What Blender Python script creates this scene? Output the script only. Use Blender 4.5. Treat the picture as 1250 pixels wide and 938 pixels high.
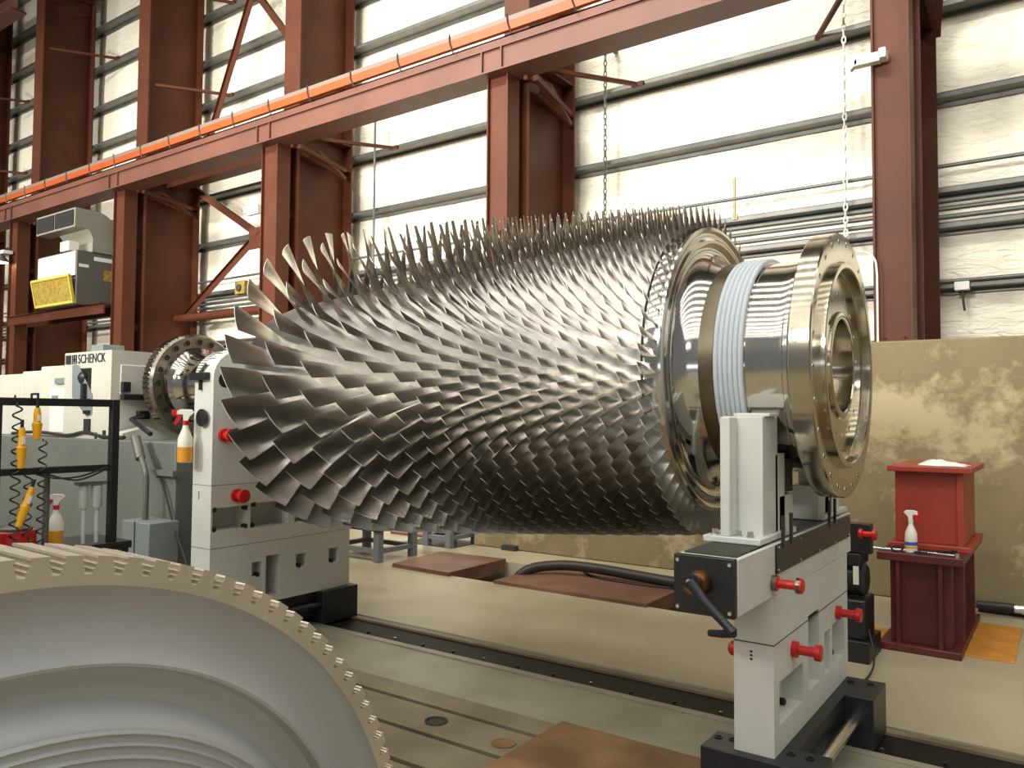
import bpy, bmesh, math, random
from math import sin, cos, pi, radians as RAD
from mathutils import Vector, Matrix
random.seed(7)
scn = bpy.context.scene
COL = scn.collection
for o in list(bpy.data.objects):
    bpy.data.objects.remove(o, do_unlink=True)

# ------------------------------------------------------------------ camera
yaw, pit, rol, FPX = RAD(35.27), RAD(2.38), RAD(0.378), 964.2
fw = Vector((-sin(yaw)*cos(pit), cos(yaw)*cos(pit), sin(pit)))
rt = Vector((cos(yaw), sin(yaw), 0)); up = rt.cross(fw)
r2 = rt*cos(rol) + up*sin(rol); u2 = -rt*sin(rol) + up*cos(rol)
cd = bpy.data.cameras.new('camera'); cam = bpy.data.objects.new('camera', cd); COL.objects.link(cam)
cam.matrix_world = Matrix(((r2.x, u2.x, -fw.x, 0), (r2.y, u2.y, -fw.y, 0), (r2.z, u2.z, -fw.z, 1.6), (0, 0, 0, 1)))
cd.sensor_fit = 'HORIZONTAL'; cd.sensor_width = 36; cd.lens = 36*FPX/1250
cd.clip_start = 0.05; cd.clip_end = 200
scn.camera = cam

# ------------------------------------------------------------------ world, lights, exposure
w = bpy.data.worlds.new('hall_air'); scn.world = w; w.use_nodes = True
bg = w.node_tree.nodes['Background']
bg.inputs[0].default_value = (.96, 0.97, 1.0, 1); bg.inputs[1].default_value = 0.25
scn.view_settings.view_transform = 'Standard'; scn.view_settings.look = 'None'
scn.view_settings.gamma = 1; scn.view_settings.use_curve_mapping = False
scn.view_settings.exposure = 0.0

def lamp(name, loc, target, power, sx, sy, col=(1, .93, .80)):
    d = bpy.data.lights.new(name, 'AREA'); d.shape = 'RECTANGLE'; d.size = sx; d.size_y = sy
    d.energy = power; d.color = col
    o = bpy.data.objects.new(name, d); COL.objects.link(o); o.location = loc
    o.rotation_euler = (Vector(target)-Vector(loc)).to_track_quat('-Z', 'Y').to_euler()
    return o
# rows of strip lamps under the roof, running along the hall
LW = (1, .97, .91)
for k in range(12):
    y = -12+k*1.55
    lamp('strip_lamp', (-2, y, 11.2), (-2, y, 0), 270, 26, .22, LW)
# added fill lights, no hall fixtures, brightening the insulated wall and camera-side faces
for x, p in ((-24, 280), (-17.5, 400), (-11.0, 530), (-6.5, 500), (-2, 240), (3, 120)):
    for z, y, q in ((5.2, -4.5, .62), (11.6, -1.0, .42)):
        o = lamp('wall_fill_light', (x, y, z), (x, 9.8, 5.6), p*q, 2.0, .6, LW); o.data.spread = RAD(75)
# daylight from a big door far behind the photographer
lamp('door_daylight', (3, -17.6, 1.9), (-2, 3, 1.8), 150, 12, .7, (.80, .88, 1.0))

# ------------------------------------------------------------------ materials
def lin(c):
    return tuple(((v/255+.055)/1.055)**2.4 if v/255 > .04045 else v/255/12.92 for v in c)
def mat(name, c, rough=.6, metal=0., var=.0, c2=None, scale=3., bump=.0, bscale=40., stretch=(1, 1, 1), spec=.5, coat=0, thresh=(.35, .65), detail=4., trans=0, emit=0):
    m = bpy.data.materials.new(name); m.use_nodes = True
    nt = m.node_tree; N = nt.nodes; L = nt.links; b = N['Principled BSDF']
    base = (*lin(c), 1)
    b.inputs['Base Color'].default_value = base; b.inputs['Roughness'].default_value = rough
    b.inputs['Metallic'].default_value = metal; b.inputs['Specular IOR Level'].default_value = spec
    b.inputs['Coat Weight'].default_value = coat
    b.inputs['Transmission Weight'].default_value = trans
    if emit:
        b.inputs['Emission Color'].default_value = base; b.inputs['Emission Strength'].default_value = emit
    tc = N.new('ShaderNodeTexCoord'); mp = N.new('ShaderNodeMapping'); mp.inputs['Scale'].default_value = stretch
    L.new(tc.outputs['Object'], mp.inputs['Vector'])
    if c2 is not None or var:
        n = N.new('ShaderNodeTexNoise'); n.inputs['Scale'].default_value = scale; n.inputs['Detail'].default_value = detail
        L.new(mp.outputs[0], n.inputs['Vector'])
        r = N.new('ShaderNodeValToRGB'); r.color_ramp.elements[0].position = thresh[0]; r.color_ramp.elements[1].position = thresh[1]
        if c2 is None:
            a = [min(1, v*(1-var)) for v in lin(c)]; z = [min(1, v*(1+var)) for v in lin(c)]
        else: a, z = lin(c), lin(c2)
        r.color_ramp.elements[0].color = (*a, 1); r.color_ramp.elements[1].color = (*z, 1)
        L.new(n.outputs['Fac'], r.inputs['Fac']); L.new(r.outputs['Color'], b.inputs['Base Color'])
    if bump:
        n2 = N.new('ShaderNodeTexNoise'); n2.inputs['Scale'].default_value = bscale; n2.inputs['Detail'].default_value = 3
        L.new(mp.outputs[0], n2.inputs['Vector'])
        bp = N.new('ShaderNodeBump'); bp.inputs['Strength'].default_value = bump; bp.inputs['Distance'].default_value = .02
        L.new(n2.outputs['Fac'], bp.inputs['Height']); L.new(bp.outputs[0], b.inputs['Normal'])
    return m
M = dict(
    steel_red=mat('red_oxide_steel', (82, 43, 26), .55, var=.16, scale=1.2, bump=.05, bscale=14, spec=.25),
    beam_red=mat('red_oxide_beam', (98, 60, 45), .55, var=.12, scale=1.5),
    orange=mat('orange_conductor_cover', (152, 68, 20), .5, var=.1, scale=2),
    grey_cap=mat('grey_cap', (112, 100, 88), .6),
    galv=mat('galvanised_steel', (104, 104, 97), .45, .4, var=.14, scale=4),
    galv_dark=mat('dull_galvanised', (104, 106, 100), .5, .4, var=.1, scale=4),
    wall=None,
    blade=mat('blade_steel', (184, 180, 172), .27, 1., var=.10, scale=9, bump=.008, bscale=30),
    drum=mat('drum_steel', (200, 196, 188), .30, 1., var=.10, scale=8, bump=.05, bscale=40),
    polish=mat('polished_steel', (190, 186, 178), .11, 1., var=.05, scale=6),
    face=mat('machined_face', (180, 172, 154), .15, 1., var=.05, scale=6),
    band=mat('brown_band', (106, 97, 80), .32, 1., var=.12, scale=3),
    wrap=mat('white_wrap', (176, 184, 190), .75, bump=.1, bscale=20),
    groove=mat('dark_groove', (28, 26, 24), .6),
    dark_steel=mat('dark_flange_steel', (138, 130, 118), .24, 1., var=.2, scale=5),
    cream=mat('cream_enamel', (200, 202, 193), .42, var=.05, scale=3, bump=.02, bscale=20),
    cream2=mat('cream_machine', (198, 196, 184), .45, var=.05, scale=2),
    greybed=mat('grey_enamel', (106, 110, 104), .45, var=.08, scale=2),
    boxgrey=mat('box_grey', (122, 132, 130), .5, var=.06, scale=3),
    black=mat('black_paint', (26, 26, 28), .42, var=.2, scale=6),
    blackst=mat('dark_blued_steel', (44, 46, 52), .38, .4, var=.2, scale=6),
    redk=mat('red_knob', (186, 30, 30), .32),
    bright=mat('bright_steel', (214, 214, 214), .25, 1.),
    bronze=mat('worn_bronze', (140, 104, 64), .35, 1., var=.2, scale=12),
    disc=mat('grey_disc_steel', (176, 179, 181), .42, .15, c2=(160, 163, 164), scale=2.6, bump=.03, bscale=18),
    tip=mat('lit_ground_tip', (236, 234, 228), .5, .3),  # ground tips paler than the blades, painting in light caught on their edges
    rim=mat('machined_rim', (196, 186, 168), .40, .5, var=.08, scale=5),
    floor=mat('floor_concrete', (178, 167, 138), .45, c2=(162, 151, 122), scale=1.1, bump=.02, bscale=9, detail=6),
    curb=mat('painted_curb', (152, 150, 130), .45, c2=(130, 130, 110), scale=2.2, detail=6),
    tplate=mat('cast_floor_plate', (128, 116, 94), .5, c2=(98, 84, 64), scale=2.4, bump=.03, bscale=14, detail=7),
    rust=mat('rusty_plate', (142, 108, 66), .55, c2=(100, 70, 42), scale=3.0, bump=.05, bscale=20, detail=8),
    pitred=mat('red_pit_plate', (126, 90, 70), .55, c2=(104, 70, 54), scale=2.5, bump=.03, bscale=12, detail=6),
    pit=mat('pit_concrete', (150, 152, 132), .7, var=.15, scale=2),
    oil=mat('oily_rail', (20, 17, 14), .6, .0, var=.3, scale=5, spec=.25),
    rubber=mat('black_hose', (46, 40, 34), .5),
    brick=mat('red_painted_steel', (150, 54, 38), .45, var=.1, scale=3),
    brickd=mat('dark_red_painted_steel', (96, 35, 29), .42, c2=(74, 27, 24), scale=4),
    orangefl=mat('orange_floor_plate', (196, 134, 52), .5, var=.15, scale=5),
    yellow=mat('yellow_tool', (226, 166, 20), .4),
    yfilter=mat('yellow_filter', (160, 136, 50), .8, c2=(128, 106, 32), scale=14),
    yframe=mat('yellow_frame', (190, 168, 66), .6),
    duct=mat('duct_sheet', (150, 148, 132), .45, .3, var=.06, scale=3),
    unitw=mat('unit_white', (216, 212, 196), .5),
    unitg=mat('unit_grey', (88, 85, 76), .55),
    bottle=mat('bottle_plastic', (226, 220, 206), .35),
    liquid=mat('amber_liquid', (214, 146, 44), .3),
    cleaner=mat('label_blue', (60, 90, 170), .5),
    rag=mat('white_rag', (232, 230, 224), .9),
    white=mat('white_plastic', (226, 224, 212), .5),
    lilac=mat('label_white', (214, 214, 210), .6),
    ink=mat('dark_ink', (40, 40, 42), .6),
    glass=mat('clear_bowl', (190, 196, 196), .15, .2),
    dark=mat('dark_recess', (52, 52, 48), .7),
    copper=mat('copper_rod', (196, 140, 96), .4, .6),
    grip=mat('grey_stand', (118, 124, 128), .5),
)
# insulated wall: white vinyl facing with wrinkles
def wallmat():
    m = bpy.data.materials.new('vinyl_insulation'); m.use_nodes = True
    nt = m.node_tree; N = nt.nodes; L = nt.links; b = N['Principled BSDF']
    b.inputs['Roughness'].default_value = .42
    tc = N.new('ShaderNodeTexCoord')
    n1 = N.new('ShaderNodeTexNoise'); n1.inputs['Scale'].default_value = .5; L.new(tc.outputs['Object'], n1.inputs['Vector'])
    r = N.new('ShaderNodeValToRGB'); r.color_ramp.elements[0].color = (*lin((242, 233, 208)), 1); r.color_ramp.elements[1].color = (*lin((247, 240, 222)), 1)
    r.color_ramp.elements[0].position = .35; r.color_ramp.elements[1].position = .65
    L.new(n1.outputs['Fac'], r.inputs['Fac']); L.new(r.outputs['Color'], b.inputs['Base Color'])
    mp = N.new('ShaderNodeMapping'); mp.inputs['Scale'].default_value = (2.2, 1, 6.5); mp.inputs['Rotation'].default_value = (0, .5, 0)
    L.new(tc.outputs['Object'], mp.inputs['Vector'])
    n2 = N.new('ShaderNodeTexNoise'); n2.inputs['Scale'].default_value = 2.2; n2.inputs['Detail'].default_value = 5; n2.inputs['Distortion'].default_value = 1.2
    L.new(mp.outputs[0], n2.inputs['Vector'])
    bp = N.new('ShaderNodeBump'); bp.inputs['Strength'].default_value = .7; bp.inputs['Distance'].default_value = .05
    L.new(n2.outputs['Fac'], bp.inputs['Height']); L.new(bp.outputs[0], b.inputs['Normal'])
    return m
M['wall'] = wallmat()
def concmat():
    m = mat('stained_concrete', (134, 120, 87), .8, c2=(112, 100, 70), scale=1.5, bump=.10, bscale=9, detail=7)
    nt = m.node_tree; N = nt.nodes; L = nt.links; b = N['Principled BSDF']
    src = b.inputs['Base Color'].links[0].from_socket
    tc = N.new('ShaderNodeTexCoord'); n = N.new('ShaderNodeTexNoise'); n.inputs['Scale'].default_value = 1.5; n.inputs['Detail'].default_value = 10; n.inputs['Roughness'].default_value = .66
    L.new(tc.outputs['Object'], n.inputs['Vector'])
    r = N.new('ShaderNodeValToRGB'); r.color_ramp.elements[0].position = .51; r.color_ramp.elements[1].position = .60
    L.new(n.outputs['Fac'], r.inputs['Fac'])
    mx = N.new('ShaderNodeMixRGB'); mx.inputs[2].default_value = (*lin((166, 152, 114)), 1)
    L.new(r.outputs[0], mx.inputs[0]); L.new(src, mx.inputs[1]); L.new(mx.outputs[0], b.inputs['Base Color'])
    return m
M['conc'] = concmat()

# ------------------------------------------------------------------ mesh helpers
class MB:
    def __init__(s): s.v = []; s.f = []
    def add(s, vs, fs):
        s.g = getattr(s, 'g', []); s.g.append((list(vs), list(fs)))
        k = len(s.v); s.v += [tuple(p) for p in vs]; s.f += [tuple(i+k for i in f) for f in fs]; return s
    def box(s, x0, x1, y0, y1, z0, z1):
        return s.add([(x0, y0, z0), (x1, y0, z0), (x1, y1, z0), (x0, y1, z0), (x0, y0, z1), (x1, y0, z1), (x1, y1, z1), (x0, y1, z1)],
                     [(0, 3, 2, 1), (4, 5, 6, 7), (0, 1, 5, 4), (1, 2, 6, 5), (2, 3, 7, 6), (3, 0, 4, 7)])
    def bar(s, a, b, wd, ht, upv=(0, 0, 1)):
        a, b = Vector(a), Vector(b); d = (b-a).normalized(); u = Vector(upv)
        if abs(d.dot(u)) > .97: u = Vector((1, 0, 0))
        x = d.cross(u).normalized(); y = x.cross(d)
        vs = [p+x*sx*wd/2+y*sy*ht/2 for p in (a, b) for sx, sy in ((-1, -1), (1, -1), (1, 1), (-1, 1))]
        return s.add(vs, [(3, 2, 1, 0), (4, 5, 6, 7), (0, 1, 5, 4), (1, 2, 6, 5), (2, 3, 7, 6), (3, 0, 4, 7)])
    def prism(s, poly, axis, a, b):
        # poly in the two other axes (in xyz order); extruded from a to b on axis
        n = len(poly)
        def p(q, h):
            l = list(q); l.insert('xyz'.index(axis), h); return l
        vs = [p(q, a) for q in poly]+[p(q, b) for q in poly]
        fs = [tuple(range(n-1, -1, -1)), tuple(range(n, 2*n))]+[(i, (i+1) % n, n+(i+1) % n, n+i) for i in range(n)]
        return s.add(vs, fs)
    def tube(s, pts, r, n=10, cap=True):
        pts = [Vector(p) for p in pts]; rs = r if isinstance(r, (list, tuple)) else [r]*len(pts)
        t0 = (pts[1]-pts[0]).normalized(); u = t0.orthogonal().normalized()
        k = len(s.v); vs = []; fs = []
        for i, p in enumerate(pts):
            t = (pts[min(i+1, len(pts)-1)]-pts[max(i-1, 0)]).normalized()
            u = (u-t*u.dot(t)).normalized(); v = t.cross(u)
            vs += [p+(u*cos(2*pi*j/n)+v*sin(2*pi*j/n))*rs[i] for j in range(n)]
        for i in range(len(pts)-1):
            fs += [(i*n+j, i*n+(j+1) % n, (i+1)*n+(j+1) % n, (i+1)*n+j) for j in range(n)]
        if cap: fs += [tuple(range(n-1, -1, -1)), tuple((len(pts)-1)*n+j for j in range(n))]
        return s.add(vs, fs)
    def lathe(s, prof, c, axis='x', n=48, closed=False):
        # prof: list of (h, r) along axis from centre c ; closed -> last joins first
        vs = []; fs = []; m = len(prof)
        for h, r in prof:
            for j in range(n):
                a = 2*pi*j/n; p, q = r*cos(a), r*sin(a)
                vs.append({'x': (c[0]+h, c[1]+p, c[2]+q), 'y': (c[0]+q, c[1]+h, c[2]+p), 'z': (c[0]+p, c[1]+q, c[2]+h)}[axis])
        for i in range(m if closed else m-1):
            k = (i+1) % m
            fs += [(i*n+j, i*n+(j+1) % n, k*n+(j+1) % n, k*n+j) for j in range(n)]
        if not closed:
            if prof[0][1] > 1e-5: fs.append(tuple(range(n-1, -1, -1)))
            if prof[-1][1] > 1e-5: fs.append(tuple((m-1)*n+j for j in range(n)))
        return s.add(vs, fs)
    def cyl(s, a, b, r, n=16): return s.tube([a, b], r, n)
    def build(s, name, m, parent=None, bevel=0, smooth=35, origin=None, clean=True):
        me = bpy.data.meshes.new(name)
        if parent is not None: off = Vector(parent.matrix_world.translation) if False else wloc(parent)
        elif origin is not None: off = Vector(origin)
        else:
            xs, ys, zs = zip(*s.v); off = Vector(((min(xs)+max(xs))/2, (min(ys)+max(ys))/2, min(zs)))
        me.from_pydata([Vector(p)-off for p in s.v], [], s.f)
        bm = bmesh.new(); bm.from_mesh(me)
        if clean: bmesh.ops.remove_doubles(bm, verts=bm.verts, dist=1e-5)
        bmesh.ops.recalc_face_normals(bm, faces=bm.faces); bm.to_mesh(me); bm.free()
        me.polygons.foreach_set('use_smooth', [True]*len(me.polygons)); me.set_sharp_from_angle(angle=RAD(smooth))
        me.materials.append(M[m] if isinstance(m, str) else m)
        o = bpy.data.objects.new(name, me); COL.objects.link(o)
        if parent is not None: o.parent = parent
        else: o.location = off
        if bevel:
            bv = o.modifiers.new('edge', 'BEVEL'); bv.width = bevel; bv.segments = 2; bv.limit_method = 'ANGLE'; bv.angle_limit = RAD(40)
        return o
def each(mb, name, m, parent, grp=1, **k):
    """one object for every grp shapes collected in mb"""
    out = []
    for i in range(0, len(mb.g), grp):
        q = MB()
        for vs, fs in mb.g[i:i+grp]: q.add(vs, fs)
        out.append(q.build(name, m, parent, **k))
    return out
def wloc(o):
    v = Vector(o.location)
    while o.parent is not None: o = o.parent; v += Vector(o.location)
    return v
def tag(o, label, cat, group=None):
    o['label'] = label; o['category'] = cat
    if group: o['group'] = group
    return o
def thing(name, loc, label, cat, group=None):
    o = bpy.data.objects.new(name, None); COL.objects.link(o); o.location = loc; o.empty_display_size = .1
    return tag(o, label, cat, group)
def struct(o): o['kind'] = 'structure'; return o
def copy_tree(o, parent=None):
    c = o.copy(); COL.objects.link(c)
    if parent is not None: c.parent = parent
    for ch in list(o.children): copy_tree(ch, c)
    return c
def hexbolt(mb, p, axis, r=.012, h=.01):
    a = Vector(p); d = {'x': Vector((1, 0, 0)), '-x': Vector((-1, 0, 0)), 'z': Vector((0, 0, 1)), '-y': Vector((0, -1, 0))}[axis]
    mb.tube([a, a+d*h], r, 6)
def window_cut(o, boxes):
    """cut pockets out of a mesh object with boolean boxes, baked into the mesh"""
    mb = MB()
    for b in boxes: mb.box(*b)
    c = mb.build('cutter', 'dark', clean=False)
    bpy.context.view_layer.update()
    md = o.modifiers.new('cut', 'BOOLEAN'); md.operation = 'DIFFERENCE'; md.object = c; md.solver = 'EXACT'
    bpy.context.view_layer.update()
    dg = bpy.context.evaluated_depsgraph_get()
    me = bpy.data.meshes.new_from_object(o.evaluated_get(dg))
    o.modifiers.clear(); o.data = me
    bpy.data.objects.remove(c, do_unlink=True)
    me.polygons.foreach_set('use_smooth', [False]*len(me.polygons))

# ================================================================== SETTING
struct(MB().box(-46, 9, 6.19, 7.3, -.9, -.75).build('floor', 'pit', origin=(0, 0, 0)))                       # pit bottom
fl = MB()
fl.box(-46, 9, 4.56, 6.19, -.9, 0)                    # slab between rail and pit
fl.box(-46, -5.95, 6.19, 7.15, -.9, 0)                # floor to the left of the pit
fl.box(-1.9, 9, 6.19, 7.15, -.9, 0)
fl.box(-46, 9, 7.15, 10.2, -.9, 0)
fl.box(-46, 9, -18, 2.4, -.5, -.02)
struct(fl.build('floor', 'floor', origin=(0, 0, 0), clean=False))
cb = MB(); cb.box(-46, 9, 3.56, 4.10, -.5, .0)
cb.box(-46, 9, 4.10, 4.16, -.5, .006)
struct(cb.build('floor', 'curb', origin=(0, 0, 0), clean=False))
tp = MB()
ys = [2.4, 2.755, 3.055, 3.365, 3.56]
for i in range(4):
    tp.box(-14, 9, ys[i]+(.018 if i else 0), ys[i+1]-(.018 if i < 3 else 0), -.3, 0)
tpo = struct(tp.build('floor', 'tplate', origin=(0, 0, 0), clean=False))
struct(MB().box(-14, 9, 2.4, 3.56, -.5, -.08).build('floor', 'groove', origin=(0, 0, 0)))
struct(MB().box(-46, -14, 2.4, 3.56, -.5, -.01).build('floor', 'floor', origin=(0, 0, 0)))
# wall behind
gr = MB()
nx, nz = 110, 2
zg = [0, 2.35, 3.03, 3.69, 4.08, 5.13, 6.14, 7.14, 8.13, 9.06, 10.06, 11.06, 12.1, 13.2]
vs = []; fs = []
zz = []
for a, b in zip(zg[:-1], zg[1:]):
    for k in range(6): zz.append((a+(b-a)*k/6, k/6))
zz.append((13.2, 0))
xs = [-46+55*i/80 for i in range(81)]
for z, t in zz:
    for x in xs:
        vs.append((x, 9.90-.02*sin(pi*t)**.7-.008*sin(x*4.1+z*1.3), z))
nxx = len(xs)
for j in range(len(zz)-1):
    for i in range(nxx-1): fs.append((j*nxx+i, j*nxx+i+1, (j+1)*nxx+i+1, (j+1)*nxx+i))
gr.add(vs, fs); gr.box(-46, 9, 9.93, 10.1, 0, 13.2)
struct(gr.build('wall_back', 'wall', origin=(0, 0, 0), smooth=70, clean=False))
# girts
n = 0
for z in (3.03, 3.69, 4.08, 5.13, 6.14, 7.14, 8.13, 9.06, 10.06, 11.06, 12.1):
    n += 1
    g = MB(); g.box(-46, 9, 9.65, 9.9, z-.006, z+.006); g.box(-46, 9, 9.645, 9.657, z-.004, z+.05); g.box(-46, 9, 9.645, 9.668, z+.045, z+.053)
    g.box(-46, 9, 9.84, 9.86, z-.05, z)
    struct(g.build('trim_%d' % n, 'galv', origin=(0, 0, z), clean=False))
# concrete retaining wall
cw = struct(MB().box(-6.1, 9, 7.82, 8.35, 0, 2.31).build('wall_front', 'conc', origin=(0, 0, 0), bevel=.015))
struct(MB().box(-46, 9, -18, 10.2, 13.2, 13.4).build('ceiling', 'greybed', origin=(0, 0, 0)))
struct(MB().box(-46.2, -46, -18, 10.2, -.5, 13.2).build('wall_left', 'greybed', origin=(0, 0, 0)))

# ================================================================== STEEL FRAME
ordn = ['first', 'second', 'third', 'fourth', 'fifth', 'sixth']
COLX = [-1.33, -5.92, -10.48, -15.06, -19.6, -24.2]
where = ['behind the narrow post at the far right', 'behind the rotor blades, right of the rotor middle', 'with the flat red rod, behind the small end of the rotor blades',
         'right of the wall heater, above the dark flange', 'behind the wall heater and its duct', 'cut by the left picture edge', 'mostly hidden beyond the left picture edge']
for i, x in enumerate(COLX):
    t = thing('steel_column', (x, 9.0, 0), 'tall red oxide built-up steel column '+where[i], 'column', 'deep red columns along the insulated wall')
    wf = .20
    zb = 2.31 if x > -6 else 0
    MB().box(x-wf, x+wf, 8.42, 8.45, 0, 13.1).build('front_flange', 'steel_red', t)
    MB().box(x-wf, x+wf, 9.58, 9.61, 0, 13.1).build('back_flange', 'steel_red', t)
    MB().box(x-.012, x+.012, 8.45, 9.58, 0, 13.1).build('web', 'steel_red', t)
    st = MB()
    for z in (5.9, 6.35, 11.7): st.box(x-.19, x+.19, 8.452, 9.578, z-.012, z+.012)
    if i > 3: st.prism([(8.46, 11.2), (9.57, 11.75), (9.57, 11.4), (8.46, 10.85)], 'x', x+.012, x+.05)
    each(st, 'stiffener', 'steel_red', t, 1)
for i, x in enumerate(COLX[:5]):
    pz0 = 2.31 if i < 2 else 0
    if i == 1: pz0 = 2.31
    nm = ['standing on the concrete wall at far right', 'rising behind the middle of the rotor', 'between the cross bracing and the blade tips', 'between the wall heater and the second deep column',
          'left of the wall heater', 'beyond the left edge', 'farthest along at the left'][i]
    t = thing('runway_post', (x, 8.1, pz0), 'narrow red oxide crane runway post '+nm, 'post', 'slim posts under the crane runway')
    wv = .165 if i < 2 else .2
    y0, y1 = 8.0, 8.26
    MB().box(x-wv, x-wv+.02, y0, y1, pz0, 5.965).build('flange', 'steel_red', t)
    MB().box(x+wv-.02, x+wv, y0, y1, pz0, 5.965).build('flange', 'steel_red', t)
    MB().box(x-wv+.02, x+wv-.02, y0+.05, y0+.07, pz0, 5.965).build('web', 'steel_red', t)
    tiez = MB()
    for z in ([3.3, 4.9] if i else [3.4, 5.0]): tiez.box(x-.07, x+.07, y1, 8.418, z-.06, z+.06)
    each(tiez, 'tie_bracket', 'steel_red', t, 1)
    bpz = MB(); bpz.box(x-wv-.04, x+wv+.04, y0-.03, y1+.03, pz0, pz0+.025); 
    for sx in (-1, 1): hexbolt(bpz, (x+sx*(wv-.02)*.6, y0+.02, pz0+.025), 'z', .016, .03)
    bpz.build('base_plate', 'steel_red', t, clean=False)

t = thing('crane_runway_beam', (-10, 8.06, 5.97), 'long red oxide crane runway beam with an orange conductor strip along its top', 'beam')
b = MB(); b.box(-46, 9, 7.86, 8.27, 5.97, 5.99); b.build('bottom_flange', 'beam_red', t)
MB().box(-46, 9, 7.895, 7.915, 5.99, 6.33).build('web', 'beam_red', t)
b = MB(); b.box(-46, 9, 7.86, 8.27, 6.33, 6.355); b.box(-46, 9, 7.86, 7.88, 6.26, 6.33); b.build('top_flange', 'beam_red', t, clean=False)
MB().box(-46, 9, 7.95, 8.02, 6.355, 6.43).build('rail', 'steel_red', t)
MB().box(-46, 9, 7.80, 7.86, 6.40, 6.515).build('conductor_cover', 'orange', t)
MB().box(-46, 9, 7.80, 7.90, 6.515, 6.575).build('cover_cap', 'grey_cap', t)
for k in range(34):
    x = -27+k*.93
    c = MB(); c.tube([(x-.02, 7.80, 6.60), (x-.01, 7.79, 6.56), (x, 7.79, 6.47), (x+.03, 7.79, 6.40), (x+.05, 7.80, 6.34)], .011, 6); c.build('clip', 'black', t, clean=False)
for x in COLX:
    s_ = MB()
    for sx in (-.165, .145): s_.box(x+sx, x+sx+.02, 7.858, 7.895, 5.99, 6.33)
    each(s_, 'stiffener', 'beam_red', t, 1)
t = thing('upper_runway_beam', (-30, 8.06, 11), 'higher red oxide runway beam crossing the top left corner', 'beam')
MB().box(-46, -19.9, 7.9, 8.25, 11.0, 11.04).build('bottom_flange', 'beam_red', t); MB().box(-46, -19.9, 8.05, 8.08, 11.04, 11.45).build('web', 'beam_red', t)
MB().box(-46, -19.9, 7.9, 8.25, 11.45, 11.49).build('top_flange', 'beam_red', t); MB().box(-46, -19.9, 7.9, 7.96, 11.49, 11.62).build('conductor_cover', 'orange', t)
# knee braces beam -> columns
for i, x in enumerate(COLX[:5]):
    nm = ['high up beside the far right post', 'beside the column behind the rotor', 'beside the third column', 'by the column right of the heater', 'above the heater duct'][i]
    b = MB(); b.bar((x+.24, 9.4, 5.86), (x+.42, 8.25, 5.93), .07, .07); b.bar((x+.22, 8.6, 5.92), (x+.24, 9.4, 5.72), .06, .06); b.bar((x+.24, 9.4, 5.72), (x+.34, 8.7, 6.0), .06, .06)
    b.bar((x+.34, 8.7, 6.0), (x+.3, 8.2, 5.95), .06, .06)
    tag(b.build('lateral_brace', 'steel_red', origin=(x, 8.4, 5.9), clean=False), 'dark angle braces under the runway beam '+nm, 'brace', 'runway lateral braces')
# cross bracing in the bay between third and fourth columns
def brace(a, b_, lab, wd=.1, ht=.1, nm='diagonal_brace', m='steel_red'):
    q = MB()
    d = (Vector(b_)-Vector(a)).normalized(); s_ = d.cross(Vector((0, 1, 0))).normalized()*wd/2
    q.bar(a, b_, wd, .012, upv=(0, 1, 0)); q.bar(Vector(a)+s_, Vector(b_)+s_, .012, ht, upv=(0, 1, 0))
    return tag(q.build(nm, m, clean=False), lab, 'brace', 'bracing members in the bay right of the heater')
brace((-14.85, 9.3, 6.37), (-12.2, 9.3, 4.85), 'red diagonal brace falling right from the runway to the bracing node', .13)
brace((-14.85, 9.35, 3.62), (-12.3, 9.2, 4.98), 'red diagonal brace rising right from the strut to the bracing node', .13)
brace((-12.3, 9.2, 4.9), (-10.7, 9.2, 5.85), 'short red brace rising right from the bracing node behind the post', .13)
brace((-12.3, 9.22, 4.9), (-10.7, 9.25, 3.68), 'short red brace falling right from the bracing node behind the post', .13)
brace((-14.05, 9.3, 7.2), (-12.2, 9.3, 10.9), 'long red diagonal brace leaning right above the runway beam', .15)
brace((-13.3, 9.36, 10.4), (-10.7, 9.36, 7.4), 'red diagonal brace leaning left behind the third column top', .13)
q = MB(); q.cyl((-14.95, 9.2, 3.55), (-10.6, 9.2, 3.55), .085, 20)
tag(q.build('horizontal_strut', 'steel_red'), 'round red pipe strut across the braced bay behind the rotor tips', 'strut')
q = MB(); q.box(-14.95, -10.6, 8.9, 9.2, 6.2, 6.23); q.box(-14.95, -10.6, 8.9, 8.93, 6.23, 6.42); q.box(-14.95, -10.6, 9.17, 9.2, 6.23, 6.42)
tag(q.build('horizontal_strut', 'steel_red', clean=False), 'flat red channel strut just below the runway beam in the braced bay', 'strut')
q = MB(); q.box(-12.55, -12.05, 9.15, 9.17, 4.7, 5.1)
tag(q.build('gusset_plate', 'steel_red'), 'red gusset plate where the bracing diagonals meet', 'plate')
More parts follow.
